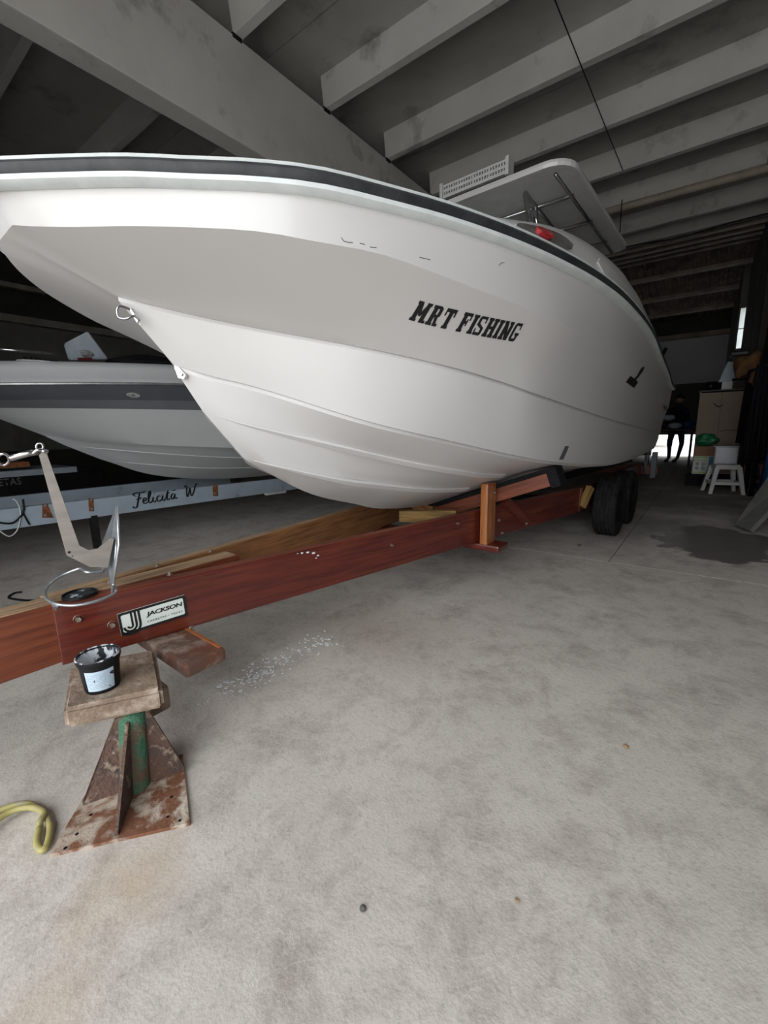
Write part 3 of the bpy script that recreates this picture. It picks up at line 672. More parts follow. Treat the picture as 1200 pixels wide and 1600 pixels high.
# white slatted light rack on the front edge of the hardtop
rk = thing('slatted_rack', 'white slotted plastic rack standing on the front edge of the boat hardtop', 'rack', B(2.80, .06, ZT+.032))
RW0, RW1, RZ0, RZ1 = -.235, .275, ZT+.05, ZT+.135
for z0, z1 in ((RZ0-.006, RZ0+.014), ((RZ0+RZ1)/2-.009, (RZ0+RZ1)/2+.009), (RZ1-.014, RZ1)):
    put('rack_rail', box(2.79, 2.82, RW0, RW1, z0, z1), M_WPLAS, rk, M=None) if False else put('rack_rail', (lambda bb: (bb.transform(MB), bb)[1])(box(2.79, 2.82, RW0, RW1, z0, z1)), M_WPLAS, rk)
nsl = 24
for k in range(nsl+1):
    x = RW0+(RW1-RW0)*k/nsl; wd = .014 if k % 6 == 0 else .009
    bb = box(2.793, 2.817, x-wd/2, x+wd/2, RZ0, RZ1-.005); bb.transform(MB); put('slat', bb, M_WPLAS, rk)
bb = box(2.822, 2.85, RW0, RW1, RZ0-.005, RZ1-.01); bb.transform(MB); put('rack_back', bb, M_BLACK, rk)
for x in (RW0-.012, RW1+.012):
    bb = box(2.775, 2.87, x-.013, x+.013, ZT+.03, RZ1+.012, .003); bb.transform(MB); put('rack_end', bb, M_WPLAS, rk)
# rod holder + studs at the stern quarter
for k in range(5):
    e = sheer_at(4.9+.2*k); c = B(e.x, e.y-.02, e.z+.055); put('snap_stud', lathe_bm([(0, .016), (.012, .012), (.016, 0)], 8, Matrix.Translation(c)), M_CHROME, boat)
tube('rod_holder', [B(5.35, 1.0, 1.5), B(5.35, 1.0, 1.72)], .02, M_BLACK, boat)
tube('rod_holder', [B(5.28, .96, 1.86), B(5.35, 1.0, 1.74), B(5.4, 1.04, 1.86)], .02, M_BLACK, boat)

# ------------------------------------------------------------ trailer of the big boat
tr = thing('boat_trailer', 'long dark red wooden boat trailer under the white boat', 'trailer', B(3, 0, 0))
def fbm(bb): bb.transform(MB); return bb
z0, z1 = .285, .50; zc = (z0+z1)/2; hz = z1-z0
beam('tongue', B(-.95, -.045-.0, zc-.0), B(.62, -.045, zc), .085, hz-.004, [M_MAHOG2], tr)
beam('tongue_cap', B(-.95, -.045, z1+.001), B(.60, -.045, z1+.001), .083, .006, M_PALE, tr, bev=.001)
rk_ = lambda s: .025+.190*(s+.07)
def rail(sg, m1, w0, k1, kink=3.6):
    n = 0
    f_ = lambda s: w0+k1*(s+.07)
    a = B(-.09, sg*f_(-.09)-(.045 if sg < 0 else 0), zc); b_ = B(kink, sg*f_(kink), zc); c = B(6.75, sg*(f_(kink)+.03), zc)
    r1 = beam('side_rail', a, b_, .05, hz, m1, tr); beam('side_rail', b_-A_*.02, c, .05, hz, m1, tr)
    beam('rail_top_edge', a+V((0, 0, hz/2)), b_+V((0, 0, hz/2)), .044, .005, M_MAHOG2 if sg > 0 else M_PALE, tr, bev=.001)
    return a, b_, r1
na, nb, nrail = rail(1, M_MAHOG, .0, .187); fa, fb, frail = rail(-1, M_BROWN, .06, .15)
ndir = (nb-na).normalized(); nn = V((ndir.y, -ndir.x, 0))     # outward normal of the near rail
face0 = na+nn*.025
def onrail(px, py, out=0):
    d = ray(px, py); k = (face0+nn*out-EYE).dot(nn)/d.dot(nn); return EYE+d*k
def bolt(p, n, r_=.011, m=M_BOLT, parent=tr, name='bolt'):
    q = n.to_track_quat('Z', 'Y').to_matrix().to_4x4()
    ob = put(name, lathe_bm([(r_*1.6, 0), (r_*1.6, .002), (r_*1.5, .003)] , 20, Matrix.Translation(p) @ q), m, parent)
    b2 = prism_bm([(r_*math.cos(PI/3*k), r_*math.sin(PI/3*k)) for k in range(6)], .010, Matrix.Translation(p+n*.007) @ q); put('nut', b2, m, ob)
    return ob
for p_ in ((122, 967), (175, 976), (612, 852), (715, 818), (300, 983)):
    bolt(onrail(*p_), nn, .009 if p_[0] < 500 else .006)
for s_, w_ in ((.28, .045), (.10, -.05), (.30, -.11), (.55, -.13)):
    bolt(B(s_, w_, z1+.006), V((0, 0, 1)), .007)
# maker's plate
PA, PB, PC, PD = onrail(190, 994, .003), onrail(293, 961, .003), onrail(288, 932, .003), onrail(179, 961, .003)
pw = (PB-PA).length; ph = (PD-PA).length; ux = (PB-PA).normalized(); uy = (nn.cross(ux)).normalized(); uy = uy if uy.z > 0 else -uy
PM = Matrix.Translation(PA) @ Matrix((ux, uy, nn)).transposed().to_4x4()
plate = put('name_plate', prism_bm([(0, 0), (pw, 0), (pw, ph), (0, ph)], .004, PM), M_PLATE, tr)
def rrect(x0, y0, x1, y1, r_, n=4):
    return [(cx+r_*math.cos(a), cy+r_*math.sin(a)) for cx, cy, a0 in ((x1-r_, y1-r_, 0), (x0+r_, y1-r_, PI/2), (x0+r_, y0+r_, PI), (x1-r_, y0+r_, 3*PI/2)) for a in [a0+PI/2*i/n for i in range(n+1)]]
def ringpoly(outer, inner, z, M):
    b = bmesh.new(); o_ = [b.verts.new(M @ V((*p_, z))) for p_ in outer]; i_ = [b.verts.new(M @ V((*p_, z))) for p_ in inner]; k = len(outer)
    for j in range(k): b.faces.new((o_[j], o_[(j+1) % k], i_[(j+1) % k], i_[j]))
    return b
put('plate_border', ringpoly(rrect(0, 0, pw, ph, .001), rrect(pw*.035, ph*.11, pw*.965, ph*.89, pw*.025), .0026, PM), M_INK, plate)
b = bmesh.new(); cx, cy = pw*.145, ph*.34
for k, (ro, wi) in enumerate(((.33, .095), (.205, .09), (.08, .08))):   # nested J stripes
    ro *= ph*1.15; wi *= ph
    pts = [(cx+ro, ph*.90)]+[(cx+ro*math.cos(a), cy+ro*math.sin(a)) for a in [-PI*i/10 for i in range(0, 11 if k else 9)]]
    rib = []
    for j, p_ in enumerate(pts):
        t = V(pts[min(j+1, len(pts)-1)])-V(pts[max(j-1, 0)]); t.normalize(); q_ = V((-t.y, t.x))*wi/2
        rib.append((b.verts.new(PM @ V((p_[0]+q_.x, p_[1]+q_.y, .0026))), b.verts.new(PM @ V((p_[0]-q_.x, p_[1]-q_.y, .0026)))))
    for x, y in zip(rib, rib[1:]): b.faces.new((x[0], x[1], y[1], y[0]))
put('plate_logo', b, M_INK, plate)
bt = fit(text_bm('JACKSON', bold=.035, shear=.12, space=.92), pw*.56, ph*.25)
for v in bt.verts: v.co = PM @ (v.co+V((pw*.385, ph*.47, .0028)))
put('plate_lettering', bt, M_INK, plate)
bt = fit(text_bm('CARRETAS • TECAS', bold=.01, space=1.25), pw*.54, ph*.085)
for v in bt.verts: v.co = PM @ (v.co+V((pw*.385, ph*.24, .0028)))
put('plate_lettering', bt, M_INK, plate)
# white paint chip on the rail edge
b = bmesh.new()
for (px, py, r_) in ((472, 862, .006), (481, 861, .007), (490, 862, .008), (497, 866, .006), (494, 870, .004), (465, 863, .003)):
    p0 = onrail(px, py+2, .001); bmesh.ops.create_uvsphere(b, u_segments=8, v_segments=5, radius=1, matrix=Matrix.Translation(p0) @ Matrix.Diagonal((r_, r_*1.3, r_*.6, 1)))
put('paint_chips', b, M_SPLAT, tr, kind='stuff')
# cross timbers
def crossbeam(s, wa, wb, zt, h, dep, m, name='crossbeam', bev=.006, ds=0):
    return beam(name, B(s-ds, wa, zt-h/2), B(s+ds, wb, zt-h/2), dep, h, m, tr, bev)
c1 = crossbeam(.235, -.33, .36, z0-.002, .05, .15, M_WORN, bev=.012)
beam('crossbeam_edge', B(.30, -.30, z0-.001), B(.30, .34, z0-.001), .012, .006, M_ORANGE, tr, bev=.002)
crossbeam(2.20, -.65, .60, z0-.002, .045, .16, M_MAHOG, bev=.012)
crossbeam(4.4, -.95, .95, z0-.01, .06, .09, M_TYRE, 'axle'); 
crossbeam(6.72, -.95, .93, .46, .12, .06, M_MAHOG2)
beam('yellow_timber', onz(624, 806, .47), onz(712, 806, .47), .06, .075, M_YELLOW, tr)
# V-shaped bunks covered in carpet
for s_, zo in ((2.345, 0), (4.9, -.05)):
    for sg in (1, -1):
        a = B(s_, .02*sg, .42+zo*.5); b_ = B(s_, .875*sg, .735+zo)
        if s_ < 3:
            bk = beam('bunk', a, b_, .13, .095, M_MAHOG2 if sg > 0 else M_BROWN, tr)
            beam('bunk_carpet', a+V((0, 0, .062)), b_+V((0, 0, .055)), .15, .03, M_CARPET, bk, bev=.008)
            dd = (b_-a).normalized(); beam('bunk_end_cap', b_-dd*.035, b_+dd*.03, .145, .125, M_CARPET, bk, bev=.008)
        else: beam('bunk', a, b_, .10, .08, M_CARPET, tr)
pp = B(2.19, rk_(2.19)+.012, .5)
post = beam('bunk_post', B(2.19, .487, .27), B(2.19, .487, .69), .055, .13, M_ORANGE, tr, bev=.014, up=A_)
for px, py in ((772, 770), (779, 813), (784, 833)):
    d = ray(px, py); k = (.517-(EYE-O).dot(P_))/d.dot(P_); bolt(EYE+d*k, P_, .008)
br = beam('brace', B(2.42, .50, .54), B(2.72, .56, .33), .045, .07, M_MAHOG, tr)
bolt(onw(812, 797, .545), P_, .008); bolt(onw(822, 818, .575), P_, .008)
beam('brace', B(3.62, .72, .33), B(3.72, .76, .5), .05, .06, M_YELLOW, tr)
# wheels
def wheel(s, w_):
    M = MB @ Matrix.Translation((s, w_, .285)) @ Matrix.Rotation(PI/2, 4, 'X')
    R_ = .285
    prof = [(.15, -.085), (.19, -.095), (.24, -.100), (.265, -.094), (.278, -.080)]
    for g in (-.05, -.017, .017, .05): prof += [(R_-.001, g-.014), (R_-.001, g-.006), (R_-.010, g-.005), (R_-.010, g+.005), (R_-.001, g+.006)]
    prof += [(.278, .080), (.265, .094), (.24, .100), (.19, .095), (.15, .085)]
    tyre = put('wheel', lathe_bm(prof, 40, M), M_TYRE, tr, smooth=False)
    put('rim', lathe_bm([(.15, .085), (.155, .06), (.12, .03), (.06, .035), (.03, .05), (0, .05)], 24, M), M_BLACK, tyre)
    put('rim', lathe_bm([(.15, -.085), (.155, -.06), (.12, -.03), (.06, -.035), (.03, -.05), (0, -.05)], 24, M), M_BLACK, tyre)
    b2 = bmesh.new()
    for k in range(44):
        a = 2*PI*k/44
        for g in (-.066, .066):
            box(-.006, .006, g-.012, g+.012, R_-.004, R_+.001, bm=b2)
            for v in list(b2.verts)[-8:]: v.co = Matrix.Rotation(a, 3, 'Z') @ V((v.co.z, v.co.x, v.co.y))
    b2.transform(M); put('tread_blocks', b2, M_TYRE, tyre, kind='stuff')
for s in (4.07, 4.72):
    for w_ in (.86, -.86): wheel(s, w_)
lb = put('lamp_bracket', fbm(box(6.6, 6.7, .86, .92, .30, .66)), M_BAND, tr)
put('licence_lamp', fbm(box(6.7, 6.74, .6, .8, .34, .42, .006)), M_REDLENS, lb)
tube('bracket_tube', [B(6.55, .80, .36), B(6.55, .80, .62)], .02, M_BAND, tr)

# ------------------------------------------------------------ anchor on the tongue
an = thing('anchor', 'galvanised plough anchor with hoop standing on the trailer tongue', 'anchor', onz(165, 925, .505))
AQ = onz(165, 928, .505); hd = (AQ-EYE); hd.z = 0; hd.normalize()
def ap(px, py, dep=0): d = ray(px, py); k = (AQ+hd*dep-EYE).dot(hd)/d.dot(hd); return EYE+d*k
sk = [(61, 711), (66, 706), (73, 708), (124, 852), (138, 859), (153, 857), (172, 840), (178, 842), (168, 886), (140, 885), (104, 867)]
SM = [ap(*p_, -.01) for p_ in sk]
shank = put('shank', slab3(SM, .012, hd), M_STEEL, an)
for p_, r_ in (((108, 863), .004), ((113, 869), .0022)): put('hole', lathe_bm([(0, .0), (r_, 0)], 12, Matrix.Translation(ap(*p_, -.0175)) @ hd.to_track_quat('Z', 'Y').to_matrix().to_4x4()), M_BLACK, shank)
tip = ap(183, 790, .0); midn = ap(186, 850, -.02); N_ = ap(175, 926, -.03); Fb = ap(160, 893, .09); midf = ap(161, 850, .07)
b = bmesh.new()
def tri_slab(pts, th, bm):
    pts = [V(p_) for p_ in pts]; n = (pts[1]-pts[0]).cross(pts[2]-pts[0]).normalized(); A = [bm.verts.new(p_-n*th/2) for p_ in pts]; C_ = [bm.verts.new(p_+n*th/2) for p_ in pts]; k = len(pts)
    fs = [bm.faces.new(A[::-1]), bm.faces.new(C_)]+[bm.faces.new((A[i], A[(i+1) % k], C_[(i+1) % k], C_[i])) for i in range(k)]; bmesh.ops.recalc_face_normals(bm, faces=fs)
spine = ap(170, 885, .02)
tri_slab([tip, midn, N_, spine], .007, b); tri_slab([tip, spine, Fb, midf], .007, b)
fluke = put('fluke', b, M_GALV, an)
tube('fluke_edge', [tip, midn, N_], .004, M_GALV, fluke)
tube('fluke_gusset', [ap(170, 845, -.012), ap(165, 888, -.012)], .004, M_GALV, fluke)
hp = [ap(177, 912, -.03), onz(181, 924, .512), onz(165, 934, .508), onz(140, 942, .506), onz(112, 946, .508), onz(86, 943, .514), onz(71, 932, .525), onz(75, 915, .54), onz(97, 899, .56), onz(122, 889, .575), onz(128, 888, .58), onz(136, 894, .575), ap(162, 893, .08)]
tube('hoop', spline(hp, 6), .0052, M_GALV, an)
b_ = onz(97, 944, .509); put('hoop_lug', slab3([onz(80, 944, .51), onz(92, 946, .508), onz(88, 955, .504)], .004), M_GALV, an)
tube('shackle', [ap(70, 705), ap(45, 708), ap(15, 716)], [.0085, .010, .011], M_CHROME, an)
tube('shackle_fork', spline([ap(75, 706, -.015), ap(60, 703, -.02), ap(52, 709, -.016)], 5), .006, M_CHROME, an)
tube('shackle_pin', [ap(69, 705, -.03), ap(69, 705, .03)], .006, M_CHROME, an)
tube('shackle_ring', [ap(62+5.5*math.cos(a), 698+5.5*math.sin(a)) for a in [2*PI*i/14 for i in range(14)]], .0035, M_CHROME, an, 8, closed=True)
for k, (x, y) in enumerate(((5, 718), (-8, 700), (-14, 682))):
    tube('chain_link', [ap(x+(9 if k != 1 else 4)*math.cos(a), y+9*math.sin(a), .012*math.sin(a)) for a in [2*PI*i/14 for i in range(14)]], .0045, M_CHROME, an, 8, closed=True)
# paint tub lid
LC = onz(125, 930, .507)
lid = put('paint_lid', lathe_bm([(0, .003), (.046, .003), (.047, .009), (.052, .009), (.053, 0), (0, 0)], 36, Matrix.Translation(LC)), M_BLACK, None, **T('round black tub lid smeared with white paint, lying inside the anchor hoop', 'lid'))
put('paint_film', lathe_bm([(0, .0045), (.03, .0055), (.045, .004)], 28, Matrix.Translation(LC)), M_PAINTDARK, lid)

# ------------------------------------------------------------ stand, board, paint tub
ZB = .283
BC = [onz(97, 1110, ZB), onz(254, 1077, ZB), onz(243, 1016, ZB), onz(112, 1045, ZB)]
BC[2] = BC[1]+(BC[2]-BC[1])*1.05; BC[3] = BC[0]+(BC[2]-BC[1])
b = slab3([p_-V((0, 0, .033)) for p_ in BC], .066); bmesh.ops.bevel(b, geom=b.edges[:], offset=.012, segments=3, affect='EDGES')
for v in b.verts: v.co += V((random.uniform(-1, 1), random.uniform(-1, 1), random.uniform(-1, 1)))*.0015
board = put('stand_board', b, M_OLD, None, smooth=False, **T('thick weathered wooden board lying on top of the rusty stand', 'board'))
bx = onz(238, 1130, .15); put('wood_block', box(bx.x-.13, bx.x-.055, bx.y+.02, bx.y+.09, .13, .217, .012), M_OLD, board)
SB = [onz(78, 1340, 0), onz(297, 1290, 0), onz(286, 1182, 0), onz(140, 1236, 0)]
st = thing('steel_stand', 'rusty green steel stand with square base plate holding up the weathered board', 'stand', (sum(SB, V())/4))
b = slab3([p_+V((0, 0, .005)) for p_ in SB], .010); base = put('base_plate', b, M_RUSTPALE, st)
PC_ = onz(213, 1232, 0); ptop = .216
tl = V((-.02, .0, 0))
G = [onz(183, 1311, 0), onz(131, 1262, 0), onz(289, 1206, 0)]; G.append(PC_+(PC_-G[0])*.75)
pm = M_RUSTGREEN
TC = PC_+V((-.048, .034, 0))
b = bmesh.new(); seg = 20; r0 = .036
lo_ = [b.verts.new(PC_+V((r0*1.1*math.cos(2*PI*k/seg), r0*1.1*math.sin(2*PI*k/seg), .01))) for k in range(seg)]; hi_ = [b.verts.new(TC+V((r0*math.cos(2*PI*k/seg), r0*math.sin(2*PI*k/seg), ptop))) for k in range(seg)]
for k in range(seg): b.faces.new((lo_[k], lo_[(k+1) % seg], hi_[(k+1) % seg], hi_[k]))
b.faces.new(hi_)
put('stand_pipe', b, pm, st, smooth=True, label='green painted pipe')
for k, g in enumerate(G):
    dr = (g-PC_); dr.z = 0; dn_ = dr.normalized(); 
    pts = [PC_+dn_*.02+V((0, 0, .01)), g+V((0, 0, .008)), g+V((0, 0, .02)), TC+dn_*(.045)+V((0, 0, ptop-.004)), TC+dn_*.02+V((0, 0, ptop-.004))]
    bb = slab3(pts, .009, dn_.cross(V((0, 0, 1))))
    put('gusset', bb, M_GUSSET, st)
for px, py in ((102, 1325), (120, 1303), (142, 1273), (268, 1245), (262, 1276), (281, 1282)):
    c = onz(px, py, .0105); put('bolt_hole', lathe_bm([(0, 0), (.0045, 0)], 10, Matrix.Translation(c)), M_BLACK, base)
PT = onz(161, 1072, ZB); 
def potmat(z): return Matrix.Translation(PT+V((0, 0, z)))
tub = thing('paint_tub', 'small black plastic paint tub with pale blue label, open on the weathered board', 'tub', PT)
tb = put('tub_body', lathe_bm([(0, .002), (.043, .002), (.046, 0), (.048, .006), (.0545, .088), (.0575, .089), (.0585, .098), (.060, .099), (.060, .108), (.0575, .110), (.0555, .108), (.050, .03), (0, .03)], 44, potmat(0)), M_BLACK, tub, smooth=False)
put('paint_residue', lathe_bm([(0, .034), (.03, .033), (.048, .04), (.0535, .095), (.0565, .1105), (.0590, .1115), (.0602, .107)], 40, potmat(0)), M_PAINTMESS, tub, smooth=True)
va = math.atan2(-PT.y, -PT.x); b = bmesh.new(); rows = []
for i in range(17):
    a = va-.85+1.5*i/16; rows.append([b.verts.new(PT+V((r_*math.cos(a), r_*math.sin(a), z))) for r_, z in ((.0489, .012), (.0542, .077))])
for A, C_ in zip(rows, rows[1:]): b.faces.new((A[0], C_[0], C_[1], A[1]))
put('tub_label', b, M_LABEL, tub, smooth=True)
b = bmesh.new()
for j in range(9):
    z = .022+j*.0055
    for i in range(12):
        a0 = va-.78+1.0*i/12; a1 = a0+.05+.025*((i*7+j*3) % 2); r_ = .0492+(z-.012)*.0815
        if (i*5+j*11) % 7 == 0: continue
        q = [b.verts.new(PT+V((r_*math.cos(a), r_*math.sin(a), zz))) for a, zz in ((a0, z), (a1, z), (a1, z+.0014), (a0, z+.0014))]; b.faces.new(q)
put('label_print', b, mat('grey_blue_print', (.25, .33, .42)), tub, kind='stuff')

# yellow hose loop on the floor
hs = spline([onz(*p_, .012) for p_ in ((-60, 1320), (-30, 1283), (10, 1262), (42, 1256), (66, 1268), (78, 1290), (74, 1318), (66, 1328), (58, 1318), (62, 1292), (70, 1275), (50, 1266), (20, 1272), (-10, 1292), (-50, 1330))], 8)
for k, p_ in enumerate(hs):
    if k > 72: p_.z = .022
tube('yellow_hose', hs, .0085, M_YHOSE, None, 10, **T('dirty yellow hose looped on the floor left of the rusty stand', 'hose'))
# dark rope on the floor behind the tongue
tube('dark_rope', spline([onz(*p_, .006) for p_ in ((75, 938), (40, 938), (14, 934), (22, 927), (34, 925))], 6), .007, M_BLACK, None, 8, **T('thin dark rope end curled on the floor behind the trailer tongue', 'rope'))
# dried paint spatter
b = bmesh.new(); rnd = random.Random(3)
A0, A1 = onz(335, 1085, .0), onz(515, 1000, .0)
for k in range(230):
    t = rnd.choice((.08, .25, .3, .5, .62, .9))+rnd.gauss(0, .07); c = A0.lerp(A1, t)+V((rnd.gauss(0, .04), rnd.gauss(0, .05), 0)); r_ = abs(rnd.gauss(0, .0038))+.001
    if rnd.random() < .5 and t > .55: c = onz(490, 1000, 0)+V((rnd.gauss(0, .045), rnd.gauss(0, .055), 0))
    n = 8; ph_ = rnd.random()*6
    top = [b.verts.new(c+V((r_*(1+.35*math.sin(3*a+ph_))*math.cos(a), r_*(1+.35*math.cos(2*a+ph_))*math.sin(a), .0015))) for a in [2*PI*i/n for i in range(n)]]; b.faces.new(top)
    bot = [b.verts.new(V((v.co.x, v.co.y, .0002))) for v in top]
    for i in range(n): b.faces.new((top[i], bot[i], bot[(i+1) % n], top[(i+1) % n]))
bmesh.ops.recalc_face_normals(b, faces=b.faces)
put('paint_spatter', b, M_SPLAT, None, kind='stuff', **T('spatter of dried white paint flecks on the concrete floor', 'paint'))
for k, (px, py, r_, mm, lb_) in enumerate(((567, 1421, .007, M_GREY, 'small grey pebble on the near bare floor'), (808, 1408, .005, M_PALE, 'small tan chip on the near floor right of centre'), (978, 1168, .009, M_PALE, 'pale splinter on the floor right of centre'), (905, 853, .016, M_GREY, 'stone lying on the floor in front of the trailer wheel'))):
    c = onz(px, py, 0); put('pebble', blob_bm(c+V((0, 0, r_*.5)), (r_*1.2, r_, r_*.55), k, .3, 2), mm, None, **T(lb_, 'stone'))

# ------------------------------------------------------------ ceiling fittings
tube('conduit', [V((-1.47, 3.0, 4.685)), V((-1.44, 4.57, 4.685)), V((-1.38, 7.8, 4.685))], .006, M_BLACK, None, 6, **T('thin black conduit running under the concrete ceiling ribs', 'conduit'))
pa, pb = ony(947, 328, 8.4), ony(1200, 262, 8.4)
pz = (pa.z+pb.z)/2
pipe = tube('ceiling_pipe', [V((-3.6, 8.4, pa.z)), V((1.5, 8.4, pb.z-.02))], .055, mat('cream_painted_pipe', (.46, .41, .33), (.36, .32, .25)), None, 12, **T('long pale pipe hanging below the last ceiling rib', 'pipe'))
tube('pipe_wire', [ony(972, 312, 8.3), ony(968, 372, 8.3)], .008, M_BLACK, pipe, 6)
tube('pipe_hanger', [V((0.28, 8.4, pb.z)), V((.28, 8.4, 5.0))], .008, M_PURLIN, pipe, 6)
tube('hanging_cable', spline([V((-2.2, 10.9, 4.67)), V((-1.6, 10.9, 4.66)), V((-.8, 10.88, 4.60)), V((0, 10.9, 4.66)), V((1.0, 10.9, 4.67))], 6), .012, M_BLACK, None, 6, **T('black cable sagging along the far edge of the concrete ceiling', 'cable'))
fx = onx(28, 447, -9.7)
put('light_fixture', box(-9.85, -9.7, fx.y-.35, fx.y+.4, fx.z-.04, fx.z+.04, .01), M_PURLIN, None, **T('unlit tube light fixture high on the dark left wall', 'light'))

# ------------------------------------------------------------ second boat and its trailer
O2 = -3.12
S2 = [(.0, 0, 1.43), (.05, .14, 1.43), (.2, .34, 1.435), (.4, .50, 1.445), (1.0, .72, 1.47), (1.64, .85, 1.49), (3, 1.0, 1.5), (5.5, 1.0, 1.45)]
MIDB = [(.14, 0, 1.335), (.22, .14, 1.335), (.36, .30, 1.335), (.6, .47, 1.34), (1.1, .67, 1.345), (1.66, .80, 1.35), (3, .97, 1.35), (5.5, .99, 1.30)]
BND = [(.25, 0, 1.29), (.36, .15, 1.285), (.6, .34, 1.28), (1.0, .56, 1.275), (1.64, .75, 1.27), (3, .95, 1.25), (5.5, .98, 1.2)]
CH2 = [(.72, 0, 1.05), (1.0, .22, 1.0), (1.4, .44, .95), (2, .66, .90), (3, .85, .83), (5.5, .9, .75)]
C2A = [(.85, 0, .965), (1.1, .15, .92), (1.6, .38, .845), (2.3, .52, .77), (3.4, .6, .72), (5.5, .6, .68)]
C2B = [(1.12, 0, .82), (1.5, .15, .74), (2.2, .28, .65), (3.4, .32, .60), (5.5, .32, .56)]
K2 = [(1.2, 0, .785), (1.6, 0, .62), (2.25, 0, .51), (3.2, 0, .47), (5.5, 0, .46)]
g2, f2, CV2 = loft([S2, MIDB, BND, CH2, sh(CH2, .014, -.003), C2A, C2B, K2], [2, 1, 5, 1, 2, 2, 3])
boat2 = thing('bowrider_boat', 'grey and white motorboat with charcoal side band on the blue-grey trailer', 'boat', B(3, O2, .46))
put('hull', hull_bm(g2, f2, [1, 2, 0, 0, 0, 0, 0, 0], O2), [M_GEL2, M_BAND, M_BAND2], boat2)
dk = [(q.x+.03, max(0, q.y-.05), q.z) for q in CV2[0]]
for sg in (1, -1):
    b = bmesh.new(); rings = []
    for i, q in enumerate(CV2[0]):
        d1 = max(0, q.y-.02); rings.append([b.verts.new(B(q.x+a, y*sg+O2, q.z+z)) for a, y, z in ((0, q.y, .0), (.02, max(0, q.y-.01), .05), (.03, max(0, q.y-.03), .06), (.04, max(0, q.y-.04), .13), (.07, max(0, q.y-.08), .18), (.12, max(0, q.y-.18), .20), (.2, 0, .22))])
    for A, C_ in zip(rings, rings[1:]):
        for k in range(6):
            f = b.faces.new((A[k], A[k+1], C_[k+1], C_[k])); f.smooth = True
    bmesh.ops.remove_doubles(b, verts=b.verts, dist=.0005); bmesh.ops.recalc_face_normals(b, faces=b.faces)
    put('deck', b, M_GEL2, boat2)
    put('rub_rail', sweep(CV2[0], [(-.004, -.008), (.014, -.006), (.016, .006), (.008, .012), (-.004, .012)], sg, O2), M_ALU, boat2)
    for cv, a, c in ((C2A, .9, 5), (C2B, 1.2, 5)):
        put('strake', sweep([q for q in resample(cv, NS, 1.5) if a < q.x < c], [(-.02, .0), (.010, .012), (.014, .002), (-.004, -.010)], sg, O2, 10), M_GEL2, boat2)
em = onw(208, 617, O2+.80); 
M2 = Matrix.Translation(em+P_*.0)@Matrix((A_, V((0, 0, 1)), P_)).transposed().to_4x4()
# lift the emblem onto the band surface
h2b = bmesh.new(); hm = [c for c in boat2.children if c.name.startswith('hull')][0]; h2b.from_mesh(hm.data); h2b.transform(WM[hm.name]); BV2 = BVHTree.FromBMesh(h2b)
def skin2(px, py):
    d = ray(px, py).normalized(); h, n, i, t = BV2.ray_cast(EYE, d); return (h, (n if n.dot(d) < 0 else -n))
hh, n2 = skin2(208, 617); ax = A_-n2*A_.dot(n2); ax.normalize(); M2 = Matrix.Translation(hh+n2*.004) @ Matrix((ax, n2.cross(ax), n2)).transposed().to_4x4()
oval = [( .052*math.cos(a), .021*math.sin(a)*(1-.25*abs(math.cos(a)))) for a in [2*PI*i/28 for i in range(28)]]
emb = put('emblem', prism_bm(oval, .008, M2), M_WPLAS, boat2, label='white oval emblem')
put('emblem_ring', ringpoly([(x*.8, y*.72) for x, y in oval], [(x*.7, y*.5) for x, y in oval], .0046, M2), M_BAND, emb)
put('emblem_eye', prism_bm([(.018*math.cos(a), .006*math.sin(a)) for a in [2*PI*i/16 for i in range(16)]], .002, M2 @ Matrix.Translation((0, 0, .005))), M_BAND, emb)
def dtop(px, py, z): return onz(px, py, z)
c = onw(64, 566, O2+.42)
cl = put('mooring_cleat_pad', blob_bm(c+V((0, 0, .0)), (.09, .16, .012), 1, .02, 3), M_GEL2, boat2)
for k in range(7):
    put('chain_bead', blob_bm(c+A_*(-.10+.033*k)+V((0, 0, .018+.006*math.sin(k))), (.014, .018, .014), k, .05, 2), M_BLACK, boat2)
tube('bow_rail', [onw(-30, 543, O2+.1), onw(90, 553, O2+.15)], .012, M_CHROME, boat2)
pc = onw(133, 545, O2+.1)
b = slab3([onw(100, 537, O2+.1), onw(136, 518, O2+.1), onw(168, 561, O2+.1), onw(108, 563, O2+.1)], .05)
bmesh.ops.bevel(b, geom=b.edges[:], offset=.01, segments=2, affect='EDGES')
bxo = put('foam_box', b, M_LCLOTH, None, **T('pale tilted foam box lying on the deck of the grey motorboat', 'box'))
put('box_print', blob_bm(onw(134, 553, O2+.13), (.04, .05, .03), 4, .5, 3), mat('grey_print', (.18, .18, .18), (.4, .4, .4), scale=30), bxo)
put('box_strip', slab3([onw(121, 559, O2+.14), onw(144, 559, O2+.14), onw(143, 563, O2+.14), onw(122, 563, O2+.14)], .01), M_RED, bxo)
put('boat_cover', blob_bm(onw(222, 565, O2)+A_*.25+V((0, 0, -.02)), (.35, .42, .09), 9, .35, 4), M_DCLOTH, None, smooth=True, **T('crumpled black cover lying on the deck of the grey motorboat', 'cover'))
